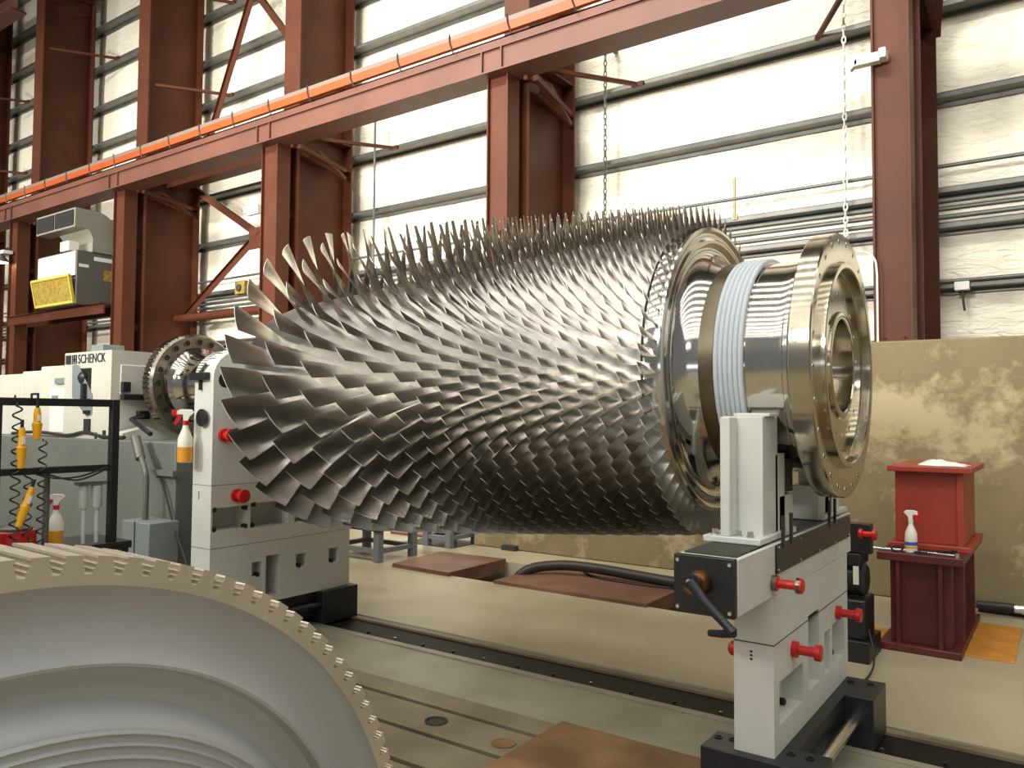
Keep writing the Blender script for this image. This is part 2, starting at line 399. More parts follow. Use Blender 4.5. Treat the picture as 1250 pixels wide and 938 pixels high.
# flange braces: thin rods column -> girt
rods = [(-19.4, 10.07, 0), (-14.9, 10.06, 1), (-10.3, 10.06, 2), (-19.4, 9.0, 9), (-5.75, 6.14, 3), (-10.3, 6.14, 4), (-14.9, 11.6, 9), (-24.0, 10.07, 5), (-24.0, 8.1, 6), (-14.9, 8.13, 7)]
rlab = ['above the heater on the fifth column from the right', 'halfway up the column right of the heater', 'at the top of the column by the bright bay', 'right of the column behind the rotor, ending by the chain',
        'below the runway beam near the hanging thin rod', 'at the upper left picture edge', 'at the left edge below the upper runway beam', 'crossing the second deep column above the runway']
for x, z, k in rods:
    if k == 9: continue
    b = MB(); b.bar((x+.205, 8.47, z), (x+1.02, 9.63, z), .05, .05); b.box(x+.93, x+1.1, 9.59, 9.643, z-.03, z+.03)
    tag(b.build('flange_brace', 'steel_red', clean=False), 'thin red flange brace rod '+rlab[k], 'brace rod', 'thin rods from columns to girts')
b = MB(); b.bar((-1.45, 8.5, 6.6), (-2.4, 9.66, 6.14), .05, .05)
tag(b.build('flange_brace', 'steel_red'), 'thin red flange brace rod at the top right beside the hanging chain', 'brace rod', 'thin rods from columns to girts')

# conduits on the wall
for k, (z, r, lab) in enumerate(((4.35, .022, 'uppermost thin grey conduit along the insulated wall'), (3.97, .03, 'upper of three grey conduits between the two low girts'),
                               (3.88, .022, 'middle of three grey conduits between the two low girts'), (3.79, .028, 'lowest of three grey conduits just above the lower girt'))):
    b = MB(); b.cyl((-46, 9.61, z), (9, 9.61, z), r, 12)
    tag(b.build('wall_conduit', 'galv_dark'), lab, 'conduit', 'conduits along the insulated wall')
b = MB(); b.cyl((-46, 9.60, 3.09), (9, 9.60, 3.09), .02, 12)
tag(b.build('wall_conduit', 'galv'), 'single conduit resting on the lowest girt above the concrete wall', 'conduit', 'conduits along the insulated wall')
# chains
def chain(name, x, y, z0, z1, lab, m='galv_dark', step=.075):
    b = MB(); k = 0; z = z1
    while z > z0:
        d = Vector((1, 0, 0)) if k % 2 else Vector((0, 1, 0))
        pts = []
        for j in range(10):
            a = 2*pi*j/10; pts.append(Vector((x, y, z))+d*cos(a)*.021+Vector((0, 0, 1))*sin(a)*.048)
        b.tube(pts+[pts[0]], .0085, 6, cap=False); z -= step; k += 1
    b.box(x-.03, x+.03, y, 9.9, z1+.04, z1+.07)
    tag(b.build(name, m, clean=False), lab, 'chain', 'chains hanging on the wall')
chain('hanging_chain', -5.2, 9.55, 2.6, 6.75, 'grey chain hanging against the wall above the middle of the rotor')
chain('hanging_chain', -2.06, 9.5, 2.5, 8.6, 'pale long chain hanging above the aft flange of the rotor', 'white')
b = MB(); b.cyl((-9.7, 9.58, 3.0), (-9.7, 9.58, 6.75), .02, 10)
tag(b.build('vertical_conduit', 'galv_dark'), 'thin vertical grey conduit on the wall behind the front blade row', 'conduit')
b = MB(); b.cyl((-12.35, 9.58, 2.3), (-12.35, 9.58, 4.9), .022, 10)
tag(b.build('vertical_conduit', 'galv_dark'), 'vertical conduit on the wall left of the slim post by the bracing', 'conduit')
# small boxes
t = thing('junction_light', (-1.5, 7.93, 4.93), 'small white box lamp on the right post', 'lamp')
MB().box(-1.63, -1.40, 7.90, 8.0, 4.96, 5.05).build('body', 'white', t, bevel=.008); MB().prism([(-1.66, 4.93), (-1.60, 4.98), (-1.60, 5.03), (-1.67, 4.96)], 'y', 7.90, 7.97).build('lamp_head', 'white', t)
MB().box(-1.40, -1.34, 7.86, 8.0, 4.97, 5.06).build('bracket', 'white', t, bevel=.005)
t = thing('junction_light', (-10.75, 7.93, 4.85), 'small white box lamp on the slim post by the bracing', 'lamp')
MB().box(-10.95, -10.66, 7.92, 8.0, 4.86, 5.02).build('body', 'white', t, bevel=.01); MB().box(-11.0, -10.9, 7.9, 7.96, 4.9, 5.0).build('lamp_head', 'white', t, bevel=.008)
t = thing('alarm_box', (-13.3, 9.55, 4.0), 'small yellow square alarm box on a girt below the bracing', 'box')
MB().box(-13.45, -13.15, 9.5, 9.66, 3.98, 4.24).build('case', 'yfilter', t, bevel=.01); MB().lathe([(0, .07), (-.03, .07), (-.05, .03)], (-13.3, 9.5, 4.1), 'y', 16).build('speaker', 'dark', t)
t = thing('outlet_box', (-.9, 9.55, 2.7), 'small white outlet box on the lowest girt at far right', 'box')
MB().box(-.99, -.85, 9.55, 9.64, 2.98, 3.07).build('case', 'white', t, bevel=.005); MB().tube([(-.92, 9.6, 2.98), (-.91, 9.6, 2.85), (-.9, 9.6, 2.76)], .012, 8).build('stub_cable', 'dark', t)
b = MB(); b.tube([(-1.62, 7.97, 3.19)]+[(-1.62+.16*sin(a), 7.96, 3.19-.16*(1-cos(a))+.0) for a in [k*pi/16 for k in range(1, 8)]]+[(-1.455, 7.96, 2.95), (-1.455, 7.96, 2.31)], .010, 10)
tag(b.build('bent_pipe', 'white'), 'slim white pipe with a hooked top in front of the right post', 'pipe')

q = MB(); q.cyl((-3.40, 9.62, 4.12), (-3.40, 9.62, 4.62), .018, 10); q.box(-3.43, -3.37, 9.62, 9.66, 4.10, 4.16)
tag(q.build('copper_pipe', 'copper', clean=False), 'short thin copper pipe on the wall above the rotor lip', 'pipe')
t = thing('flood_light', (-19.75, 7.85, 5.05), 'small bright flood light on the slim post at the left picture edge', 'lamp')
MB().box(-19.95, -19.6, 7.80, 8.0, 5.22, 5.30).build('bracket', 'white', t, bevel=.005)
MB().lathe([(0, .16), (.06, .15), (.16, .06), (.2, .03)], (-19.78, 7.82, 5.03), 'z', 20).build('reflector', 'galv', t)
MB().lathe([(0, .0), (0, .15)], (-19.78, 7.82, 5.028), 'z', 20).build('lens', mat('lit_lens', (255, 244, 220), .4, emit=6), t)
# ================================================================== WALL HEATER on its shelf
b = MB(); b.box(-19.4, -15.26, 7.86, 7.89, 3.56, 3.74); b.box(-19.4, -15.26, 7.80, 7.89, 3.74, 3.755); b.box(-19.4, -15.26, 8.24, 8.27, 3.56, 3.74); b.box(-18.3, -15.26, 7.8, 8.6, 3.745, 3.76)
tag(b.build('shelf_beam', 'steel_red', clean=False), 'red oxide shelf beam between two slim posts carrying the wall heater', 'beam')
t = thing('wall_heater', (-16.7, 8.0, 3.76), 'grey and white air heater with yellow filter and twin-mouthed duct on the shelf beam', 'heater')
x0, x1 = -17.42, -15.86
MB().box(x0, x1, 7.62, 8.45, 3.76, 4.83).build('cabinet', 'unitg', t, bevel=.01)
MB().box(x0, x1-.02, 7.59, 7.62, 4.32, 4.80).build('front_panel', 'unitw', t, bevel=.006)
MB().prism([(7.50, 4.28), (7.54, 4.32), (7.62, 3.82), (7.60, 3.80)], 'x', x0-.06, x1-.03).build('filter', 'yfilter', t)
fb = MB()
fb.bar((x0-.06, 7.50, 4.31), (x1-.03, 7.50, 4.31), .04, .05); fb.bar((x0-.06, 7.60, 3.80), (x1-.03, 7.60, 3.80), .04, .05)
for x in (x0-.04, x1-.05): fb.bar((x, 7.50, 4.31), (x, 7.6, 3.80), .05, .04)
fb.build('filter_frame', 'yframe', t, clean=False)
du = MB(); pr = []
for k in range(9):
    a = k/8*pi/2; pr.append((8.12-.0+.28*cos(a)-.0, 5.20+.45*sin(a)))
outer = [(8.40, 4.83), (8.40, 5.20)]+[(8.40-.45*(1-cos(k/8*pi/2)), 5.20+.45*sin(k/8*pi/2)) for k in range(1, 9)]+[(7.55, 5.65)]
inner = [(7.55, 5.27), (7.80, 5.27), (7.86, 5.2), (7.90, 5.1), (7.90, 4.83)]
du.prism(outer+inner, 'x', x0+.42, x1+.03); du.prism([(7.55, 5.65), (7.95, 5.65), (7.95, 5.40), (7.85, 5.27), (7.55, 5.27)], 'x', x0-.02, x0+.42)
du.build('duct', 'duct', t, clean=False)
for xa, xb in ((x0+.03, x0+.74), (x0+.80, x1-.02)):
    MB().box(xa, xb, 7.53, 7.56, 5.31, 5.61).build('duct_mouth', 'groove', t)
MB().box(x1-.55, x1-.2, 7.55, 7.75, 4.83, 5.02).build('control_box', 'unitw', t, bevel=.006)
lb = MB(); lb.box(x1, x1+.004, 7.95, 8.35, 4.66, 4.74); lb.box(x1, x1+.004, 7.66, 7.85, 4.50, 4.56)
each(lb, 'sticker', 'lilac', t, 1); MB().box(x1, x1+.004, 8.15, 8.38, 4.28, 4.5).build('warning_sticker', 'yfilter', t)

# ================================================================== ROTOR
AY, AZ = 3.84, 1.845
rot = thing('compressor_rotor', (-2.9, AY, AZ), 'large bladed gas turbine compressor rotor lying across two balancing pedestals', 'rotor')
c0 = (0, AY, AZ)
hubp = [(-4.72, .26), (-4.66, .30), (-4.62, .46), (-4.58, .52), (-4.45, .545), (-4.1, .575), (-3.75, .59), (-3.2, .615), (-2.66, .655), (-2.36, .682), (-2.0, .70), (-1.75, .706), (-1.53, .708)]
MB().lathe(hubp, c0, 'x', 128).build('drum', 'drum', rot, smooth=30)
# groove and aft disc
MB().lathe([(-1.53, .700), (-1.518, .700)], c0, 'x', 128).build('groove_ring', 'groove', rot)
MB().lathe([(-1.518, .708), (-1.445, .712), (-1.436, .708), (-1.432, .69), (-1.444, .675), (-1.444, .655), (-1.434, .645), (-1.434, .63), (-1.45, .615), (-1.455, .60), (-1.448, .575), (-1.425, .548), (-1.395, .527), (-1.355, .515), (-1.345, .512)], c0, 'x', 128).build('aft_disc', 'polish', rot, smooth=50)
MB().lathe([(-1.345, .5145), (-1.279, .5145)], c0, 'x', 96).build('seal_band', 'band', rot)
wp = []
for k in range(6):
    x = -1.277+k*.022; wp += [(x, .512), (x+.003, .521), (x+.011, .523), (x+.019, .521)]
wp.append((-1.145, .512))
MB().lathe(wp, c0, 'x', 96).build('protective_wrap', 'wrap', rot, smooth=60)
MB().lathe([(-1.279, .505), (-1.143, .505), (-1.143, .497), (-1.02, .497), (-1.005, .499), (-.985, .499), (-.98, .505), (-.962, .505), (-.955, .512), (-.945, .53), (-.94, .56), (-.93, .60), (-.926, .601)], c0, 'x', 128).build('shaft', 'polish', rot, smooth=30)
MB().lathe([(-.930, .601), (-.926, .605), (-.846, .605), (-.840, .600), (-.840, .482), (-.842, .47), (-.818, .468), (-.815, .464), (-.815, .446), (-.820, .440), (-.858, .436), (-.862, .43), (-.862, .25), (-.850, .247), (-.848, .243), (-.848, .216), (-.854, .212), (-1.25, .212)], c0, 'x', 128).build('aft_flange', 'face', rot, smooth=30)
def bolt_ring(nb, r, x, name, rad, ph=0, parent=rot, depth=.012, m='bright', mh='groove'):
    for k in range(nb):
        a = 2*pi*k/nb+ph; y, z = AY+r*cos(a), AZ+r*sin(a)
        b_ = MB(); b_.lathe([(0, rad*1.22), (depth*.12, rad*1.2), (depth*.12, rad), (-depth*.1, rad*.95)], (x, y, z), 'x', 12)
        b_.build(name, m, parent)
        MB().lathe([(.0005, rad), (.001, rad)], (x, y, z), 'x', 10).build('bolt_hole', mh, parent)
bolt_ring(26, .565, -.840, 'flange_bolt', .0115, .06)
bolt_ring(16, .325, -.862, 'flange_bolt', .0125, .1)
# forward shaft and coupling flange
MB().lathe([(-5.86, .30), (-5.84, .265), (-5.80, .245), (-5.72, .238), (-5.3, .238), (-4.66, .238)], c0, 'x', 96).build('shaft', 'polish', rot, smooth=30)
cf = []
nT = 72
fm = MB(); vs = []; fs = []
prof = [(-6.02, .30, 0), (-6.02, .415, 0), (-6.01, .424, 1), (-5.93, .424, 1), (-5.92, .418, 0), (-5.90, .40, 0), (-5.90, .31, 0), (-5.86, .30, 0)]
nn = nT*4
for h, r, tt in prof:
    for j in range(nn):
        a = 2*pi*j/nn; rr = r-(.012 if (tt and j % 4 < 2) else 0); vs.append((h, AY+rr*cos(a), AZ+rr*sin(a)))
for i in range(len(prof)-1):
    fs += [(i*nn+j, i*nn+(j+1) % nn, (i+1)*nn+(j+1) % nn, (i+1)*nn+j) for j in range(nn)]
fs.append(tuple(range(nn)))
fm.add(vs, fs).build('coupling_flange', 'dark_steel', rot, smooth=30)
for k in range(20):
    a = 2*pi*k/20; y, z = AY+.355*cos(a), AZ+.355*sin(a)
    MB().lathe([(0, .034), (.006, .033), (.006, .024), (0, .023)], (-5.90, y, z), 'x', 16).build('hole_rim', 'dark_steel', rot)
    MB().lathe([(.001, .024), (.002, .023)], (-5.90, y, z), 'x', 14).build('bolt_hole', 'groove', rot)
# blades
PX = [-4.90, -4.446, -4.08, -3.778, -3.531, -3.311, -3.141, -2.989, -2.843, -2.71, -2.581, -2.456, -2.335, -2.218, -2.103, -1.992, -1.884, -1.776]
NB = [32, 32, 37, 41, 50, 55, 66, 72, 74, 73, 72, 71, 70, 69, 68, 67, 66, 64, 64]
TIP = [1.205, 1.185, 1.165, 1.145, 1.127, 1.11, 1.096, 1.083, 1.071, 1.06, 1.05, 1.04, 1.03, 1.02, 1.01, 1.0, .99, .98, .945]
CH = [.222, .185, .145, .118, .097, .083, .064, .056, .055, .055, .055, .055, .055, .055, .055, .056, .058, .062, .055]
ST = [56, 51, 45, 42, 42, 45, 48, 54, 56, 56, 56, 57, 57, 58, 58, 60, 62, 66, 66]
ROWX = [x*.844+(CH[i]*.3) for i, x in enumerate(PX)]
def hubr(x):
    for (a, ra), (b_, rb) in zip(hubp[:-1], hubp[1:]):
        if a <= x <= b_: return ra+(rb-ra)*(x-a)/(b_-a)
    return .706
def blade_mesh(i):
    """one blade pointing along +Z from the rotor axis (X), in rotor-centred coordinates"""
    xr = ROWX[i]; rh = hubr(xr)-.012; rtp = TIP[i]*.844; ct = CH[i]; ch = ct*(1.0 if i < 3 else 1.12)
    sts = math.radians(ST[i]); shs = math.radians(ST[i]*.42 if i < 5 else ST[i]*.55)
    NS = 7 if i < 5 else 5
    vs = []; fs = []
    P = [0, .12, .35, .65, 1.0]
    for k in range(NS):
        t = k/(NS-1); r = rh+(rtp-rh)*t; c = ch+(ct-ch)*t; sg = shs+(sts-shs)*t**.9; th = max((.085+(.022-.085)*t)*c, .0040); cam = (.11+(.035-.11)*t)*c
        ring = []
        for side in (1, -1):
            seq = P if side == 1 else P[-2:0:-1]
            for u in seq:
                hh = th*(1.9*math.sqrt(max(u, 0))*(1-u)+.10)*.5; y = 4*cam*u*(1-u)
                a, n_ = (u-.5)*c, (y-cam*.6)+side*hh
                # chord dir: +X toward lower theta ; normal (convex side) toward -X,-theta
                X = a*cos(sg)-n_*sin(sg); T = -a*sin(sg)-n_*cos(sg)
                ring.append((X, T))
        for X, T in ring:
            ang = T/r; vs.append((xr+X, r*sin(ang), r*cos(ang)))
    m = len(vs)//NS
    for k in range(NS-1):
        fs += [(k*m+j, k*m+(j+1) % m, (k+1)*m+(j+1) % m, (k+1)*m+j) for j in range(m)]
    fs.append(tuple((NS-1)*m+j for j in range(m)))
    return vs, fs
# theta: 0 at the -Y (near) side, +90 at the top.  template points +Z (theta=90)
rest = MB(); cand = []
camp = Vector((0, 0, 1.6))
tmpl = [blade_mesh(i) for i in range(18)]
def place(v, th):
    # rotate template (pointing +Z, tangential +Y-> increasing theta) to angle th
    # radial direction e_r = (0,-cos th, sin th); tangential e_t = (0, sin th, cos th)
    x, t_, r_ = v
    return Vector((x, -cos(th)*r_+sin(th)*t_, sin(th)*r_+cos(th)*t_))
for i in range(18):
    for k in range(NB[i]):
        th = 2*pi*(k+.5*(i % 2)+.05)/NB[i]
        if i == 0: th = RAD(3.77)-RAD(0)+2*pi*k/NB[i]+.08
        mid = Vector((ROWX[i], AY-cos(th)*TIP[i]*.8, AZ+sin(th)*TIP[i]*.8))
        er = Vector((0, -cos(th), sin(th))); vd = (camp-mid); dist = vd.length
        fac = er.dot(vd.normalized())
        area = CH[i]*(TIP[i]*.844-hubr(ROWX[i]))/dist**2*max(.02, fac+.55 if sin(th) > -.2 else fac+.2)
        cand.append((area, i, k, th))
cand.sort(reverse=True)
single = set((i, k) for _, i, k, _ in cand[:100])
tm = []
for i in range(18):
    me = bpy.data.meshes.new('rotor_blade'); me.from_pydata([Vector(v)-Vector((-2.9, 0, 0)) for v in tmpl[i][0]], [], tmpl[i][1])
    # template axes (x, t, r) -> mesh local coordinates: y = t, z = r at theta = 90deg (e_t=(0,1,0), e_r=(0,0,1))
    me.polygons.foreach_set('use_smooth', [True]*len(me.polygons)); me.set_sharp_from_angle(angle=RAD(40)); me.materials.append(M['blade']); me.materials.append(M['tip']); me.polygons[-1].material_index = 1; tm.append(me)
for _, i, k, th in cand:
    if (i, k) in single:
        o = bpy.data.objects.new('rotor_blade', tm[i]); COL.objects.link(o); o.parent = rot
        o.rotation_euler = (pi/2-th, 0, 0)
    else:
        rest.add([place(v, th)+Vector((0, AY, AZ)) for v in tmpl[i][0]], tmpl[i][1])
ro = rest.build('rotor_blade', 'blade', rot, smooth=40, clean=False); ro['kind'] = 'stuff'
ro.data.materials.append(M['tip'])
for p_ in ro.data.polygons:
    if len(p_.vertices) == 8: p_.material_index = 1

# ================================================================== RIGHT BALANCING PEDESTAL
def spool(mb, p, L=.115, r=.028, d=1):
    mb.lathe([(0, r*.55), (0, r), (.022*d, r), (.026*d, r*.6), (L*d-.03*d, r*.6), (L*d-.026*d, r), (L*d-.004*d, r), (L*d, r*.8)], p, 'x', 24)
pd = thing('balancing_pedestal', (-1.066, 3.84, .03), 'cream balancing pedestal with a hand crank under the near polished end of the rotor', 'pedestal', None)
fr = MB().box(-1.147, -.984, 3.211, 4.477, .25, .887).build('frame', 'cream', pd)
XF = -.984
window_cut(fr, [(XF-.09, XF+.1, 3.28, 3.62, .36, .53), (XF-.12, XF+.1, 3.715, 3.90, .375, .71), (XF-.08, XF+.1, 4.0, 4.10, .375, .575), (XF-.1, XF+.1, 4.15, 4.40, .375, .58)])
sm = MB(); sm.box(-1.148, -.983, 3.2095, 4.478, .691, .695); sm.build('seam_line', 'dark', pd)
hb = MB()
for y, z in ((3.30, .375), (3.52, .375), (4.19, .39), (4.36, .39)): hb.lathe([(-.085, .016), (-.05, .016), (-.045, .01)], (XF, y, z), 'x', 12)
each(hb, 'socket_bolt', 'black', pd, 1)
MB().box(-1.217, XF, 2.80, 4.57, .887, 1.093).build('slide_block', 'cream', pd, bevel=.004)
MB().box(-1.20, -1.0, 3.0, 4.4, 1.090, 1.098).build('slide_top', 'blackst', pd)
MB().box(-1.20, -1.0, 2.83, 3.16, 1.0925, 1.099).build('slide_pocket', 'dark', pd)
cs = MB().box(XF-.004, XF+.008, 3.235, 4.531, .973, 1.089).build('scale_strip', 'blackst', pd, bevel=.002)
sc = MB()
for k in range(5):
    for z in (.985, 1.077): hexbolt(sc, (XF+.008, 3.26+k*.31, z), 'x', .006, .004)
each(sc, 'strip_screw', 'bright', pd, 1)
for k, (y, m_) in enumerate(((3.315, 'black'), (3.43, 'black'), (4.08, 'black'), (4.19, 'black'))):
    MB().box(XF+.001, XF+.012, y, y+.02, 1.07, 1.20).build('clamp_finger', 'black', pd)
# crank plate + crank
MB().box(-1.217, XF-.002, 2.77, 2.80, .885, 1.096).build('crank_plate', 'black', pd, bevel=.003)
ps = MB()
for x in (-1.20, -1.003):
    for z in (.905, 1.076): hexbolt(ps, (x, 2.77, z), '-y', .0075, .006)
each(ps, 'plate_screw', 'bright', pd, 1)
MB().lathe([(0, .045), (-.03, .045), (-.045, .036), (-.06, .03), (-.09, .028)], (-1.112, 2.77, 1.003), 'y', 28).build('crank_hub', 'bronze', pd)
cr = MB(); cr.cyl((-1.118, 2.675, 1.02), (-1.118, 2.70, 1.02), .026, 20)
cr.tube([(-1.118, 2.685, 1.02), (-1.06, 2.68, .955), (-.985, 2.675, .89), (-.955, 2.67, .867)], [.021, .018, .016, .018], 12)
cr.tube([(-.955, 2.67, .867), (-1.0, 2.69, .852), (-1.055, 2.71, .842)], [.017, .014, .012], 12)
cr.build('crank_arm', 'blackst', pd)
MB().lathe([(0, .009), (.006, .009)], (-1.118, 2.672, 1.02), 'y', 12).build('crank_screw', 'bright', pd)
kb = MB(); kb.lathe([(0, .012), (-.012, .030), (-.03, .030), (-.04, .02)], (-1.147, 3.27, .64), 'x', 24); kb.build('locking_knob', 'redk', pd)
for i_, (y, z) in enumerate(((3.20, .945), (3.47, .622), (4.24, .625))):
    p_ = (XF, y, z); q = MB(); spool(q, p_, .12, .030 if i_ == 0 else .034); kk = q.build('locking_handle', 'redk', pd)
    q = MB(); q.lathe([(0, .0), (0, .020), (.01, .020)], p_, 'x', 16)
    if i_ == 0:
        q = MB(); q.lathe([(.001, .0315), (.02, .0315)], p_, 'x', 24); q.lathe([(.095, .031), (.109, .031)], p_, 'x', 24); q.build('end_ring', 'dark_steel', kk, clean=False)
MB().box(-1.083, -1.066, 3.2085, 3.212, .615, .668).build('number_tag', 'lilac', pd)
tg = MB()
for k in range(3): tg.box(-1.080, -1.069, 3.207, 3.2095, .623+k*.015, .631+k*.015)
tg.build('tag_print', 'ink', pd, clean=False)
# base blocks, rod
bb = MB(); bb.box(-1.275, -.80, 3.165, 3.36, .03, .25); bb.build('base_block', 'blackst', pd, bevel=.004)
MB().box(-1.275, -.80, 4.16, 4.47, .0, .248).build('base_block', 'blackst', pd, bevel=.004)
MB().box(-1.2, -.93, 3.36, 4.16, .08, .2495).build('base_beam', 'black', pd)
MB().cyl((-.88, 3.36, .15), (-.88, 4.16, .15), .027, 20).build('tie_rod', 'bright', pd)
bt = MB()
for x, y in ((-1.245, 3.29), (-1.185, 3.30), (-.945, 3.30), (-.87, 3.30), (-1.245, 4.36), (-.95, 4.38), (-.86, 4.40)): bt.lathe([(.0, .018), (.006, .018), (.006, .011), (.001, .010)], (x, y, .249), 'z', 14)
each(bt, 'socket_bolt', 'black', pd, 1)
# uprights with rollers
def upright(yc, s):
    u = MB()
    u.box(-1.188, -1.02, yc, yc+s*.165, 1.10, 1.608); u.box(-1.14, -1.02, yc+s*.165, yc+s*.20, 1.10, 1.608); u.box(-1.165, -1.125, yc-s*.09, yc, 1.125, 1.605); u.box(-1.15, -1.02, yc+s*.16, yc+s*.30, 1.10, 1.45)
    u.box(-1.15, -1.02, yc+s*.22, yc+s*.42, 1.10, 1.27)
    u.prism([(yc-s*.10, 1.10), (yc-s*.10, 1.125), (yc+s*.40, 1.125), (yc+s*.40, 1.10)], 'x', -1.235, -1.0)
    u.build('roller_upright', 'cream', pd, bevel=.004, clean=False)
    MB().box(-1.15, -1.0, yc+s*.03, yc+s*.16, 1.608, 1.622).build('upright_cap', 'cream', pd, bevel=.003)
    z = 1.125
    uu = MB()
    for x, y in ((-1.20, yc-s*.055), (-1.05, yc-s*.065), (-1.10, yc-s*.06)):
        uu.lathe([(0, .017), (.008, .017)], (x, y, z), 'z', 16); uu.tube([(x, y, z+.008), (x, y, z+.024)], .013, 6)
    each(uu, 'base_bolt', 'bright', pd, 2)
    MB().box(-1.06, -1.018, yc+s*.30, yc+s*.41, 1.28, 1.42).build('side_plate', 'dark', pd)
    q = MB(); q.cyl((-1.15, yc+s*.33, 1.375), (-1.03, yc+s*.33, 1.375), .05, 24); q.build('roller', 'bright', pd)
upright(3.20, 1); upright(4.48, -1)

# ================================================================== LEFT BALANCING PEDESTAL
pl = thing('balancing_pedestal', (-4.866, 3.84, 0), 'pale balancing pedestal with a round-topped frame behind the widest blade row', 'pedestal')
pol = [(3.212, .25), (4.477, .25), (4.477, 1.86)]
for k in range(1, 9): pol.append((4.477-.30*(1-cos(k/8*pi/2)), 1.86+.215*sin(k/8*pi/2)))
for k in range(8, 0, -1): pol.append((3.212+.30*(1-cos(k/8*pi/2)), 1.86+.215*sin(k/8*pi/2)))
pol.append((3.212, 1.86))
XL = -4.758
fm_ = MB(); fm_.prism(pol, 'x', -4.975, XL)
lf = fm_.build('frame', 'cream', pl, smooth=20)
window_cut(lf, [(XL-.16, XL+.1, 3.225, 3.505, .81, .965), (XL-.18, XL+.1, 3.53, 3.86, .80, .975), (XL-.19, XL+.1, 3.92, 4.25, .80, .975), (XL-.09, XL+.1, 3.55, 3.635, .455, .555),
                (XL-.21, XL+.1, 3.67, 3.79, .30, .585), (XL-.09, XL+.1, 3.94, 4.04, .465, .56), (XL-.09, XL+.1, 4.26, 4.36, .455, .56), (-4.99, XL+.1, 3.595, 4.085, 1.60, 2.21)])
lsm = MB(); lsm.box(-4.976, XL+.001, 3.2105, 4.478, 1.118, 1.121); lsm.box(-4.976, XL+.001, 3.2105, 4.478, .69, .693); each(lsm, 'seam_line', 'galv_dark', pl, 1)
sb = MB()
for y, z in ((3.24, .955), (3.24, .82), (3.49, .82), (3.55, .82), (3.49, .95), (3.56, .965), (3.60, .462), (3.97, .472), (4.29, .462), (4.2, .81), (3.95, .965)):
    sb.lathe([(-.03, .017), (.002, .017), (.004, .009)], (XL, y, z), 'x', 10)
each(sb, 'socket_bolt', 'black', pl, 1)
q = MB(); spool(q, (XL, 3.41, 1.04), .10, .046); q.build('locking_handle', 'redk', pl)
q = MB(); spool(q, (XL, 3.30, 1.46), .10, .046); q.build('locking_handle', 'redk', pl)
q = MB(); q.box(-4.99, -4.80, 3.17, 3.212, 1.84, 1.89); q.build('clamp', 'black', pl, bevel=.004)
q = MB(); q.box(-4.90, -4.885, 3.19, 3.212, 1.77, 1.84); q.bar((-4.90, 3.2, 1.89), (-4.86, 3.22, 1.95), .014, .014); q.build('clamp_pin', 'black', pl, clean=False)
q = MB(); q.lathe([(0, .05), (.004, .05), (.006, .04)], (XL, 3.30, 1.84), 'x', 24); q.build('port_plug', 'black', pl)
q = MB(); q.lathe([(0, .03), (-.02, .06), (-.03, .06)], (-4.85, 3.212, 1.58), 'y', 24); q.build('bottle_holder', 'black', pl)
q = MB()
for k in range(14):
    a = .12+k*.09; y, z = 3.2105+.30*(1-cos(a)), 1.861+.215*sin(a)
    q.bar((-4.965, y, z), (-4.90 if k % 3 else -4.84, y, z), .004, .004)
q.build('scale_ticks', 'ink', pl, clean=False)
MB().box(-4.90, -4.895, 3.2095, 3.213, 1.02, 1.075).build('slot_mark', 'dark', pl)
MB().box(-5.1, -4.70, 4.16, 4.52, 0.0, .25).build('base_block', 'blackst', pl, bevel=.004)
MB().box(-5.1, -4.70, 3.13, 3.42, .0, .25).build('base_block', 'blackst', pl, bevel=.004)
MB().box(-4.99, -4.78, 3.42, 4.16, .06, .2495).build('base_beam', 'black', pl)
MB().cyl((-4.74, 3.42, .15), (-4.74, 4.16, .15), .027, 18).build('tie_rod', 'blackst', pl)

# ================================================================== RAIL, FLOOR FITTINGS
t = thing('floor_rail', (-10, 4.35, -.02), 'long black oily machine rail with small bolts let into the floor', 'rail')
rl = MB(); rl.box(-40, 9, 4.16, 4.47, -.4, -.015); rl.box(-40, 9, 4.53, 4.56, -.4, -.02); rl.build('rail_bed', 'oil', t, clean=False)
MB().box(-40, 9, 4.47, 4.53, -.4, .0).build('rail_edge', 'tplate', t)
for k in range(44):
    x = -10.5+k*.27; q = MB(); q.tube([(x, 4.24, -.016), (x, 4.24, .0)], .010, 6); q.build('rail_bolt', 'bright' if k % 3 == 0 else 'blackst', t)
for x, y, lab, m_ in ((-2.75, 3.22, 'dark round hole cover in the slotted floor plate nearest the rotor disc', 'groove'), (-2.30, 3.20, 'rusty round hole cover in the slotted floor plate beside the brown plate', 'rust')):
    q = MB(); q.lathe([(0, .0), (0, .062), (.004, .062), (.004, .05), (.001, .048), (.001, 0)], (x, y, 0), 'z', 32)
    tag(q.build('hole_cover', m_), lab, 'cover', 'round covers in the floor plate')
t = MB().box(-2.18, -.2, 1.6, 3.55, .0, .03).build('floor_plate', 'rust', bevel=.003)
tag(t, 'brown rusty steel plate lying on the slotted floor in the foreground', 'plate')
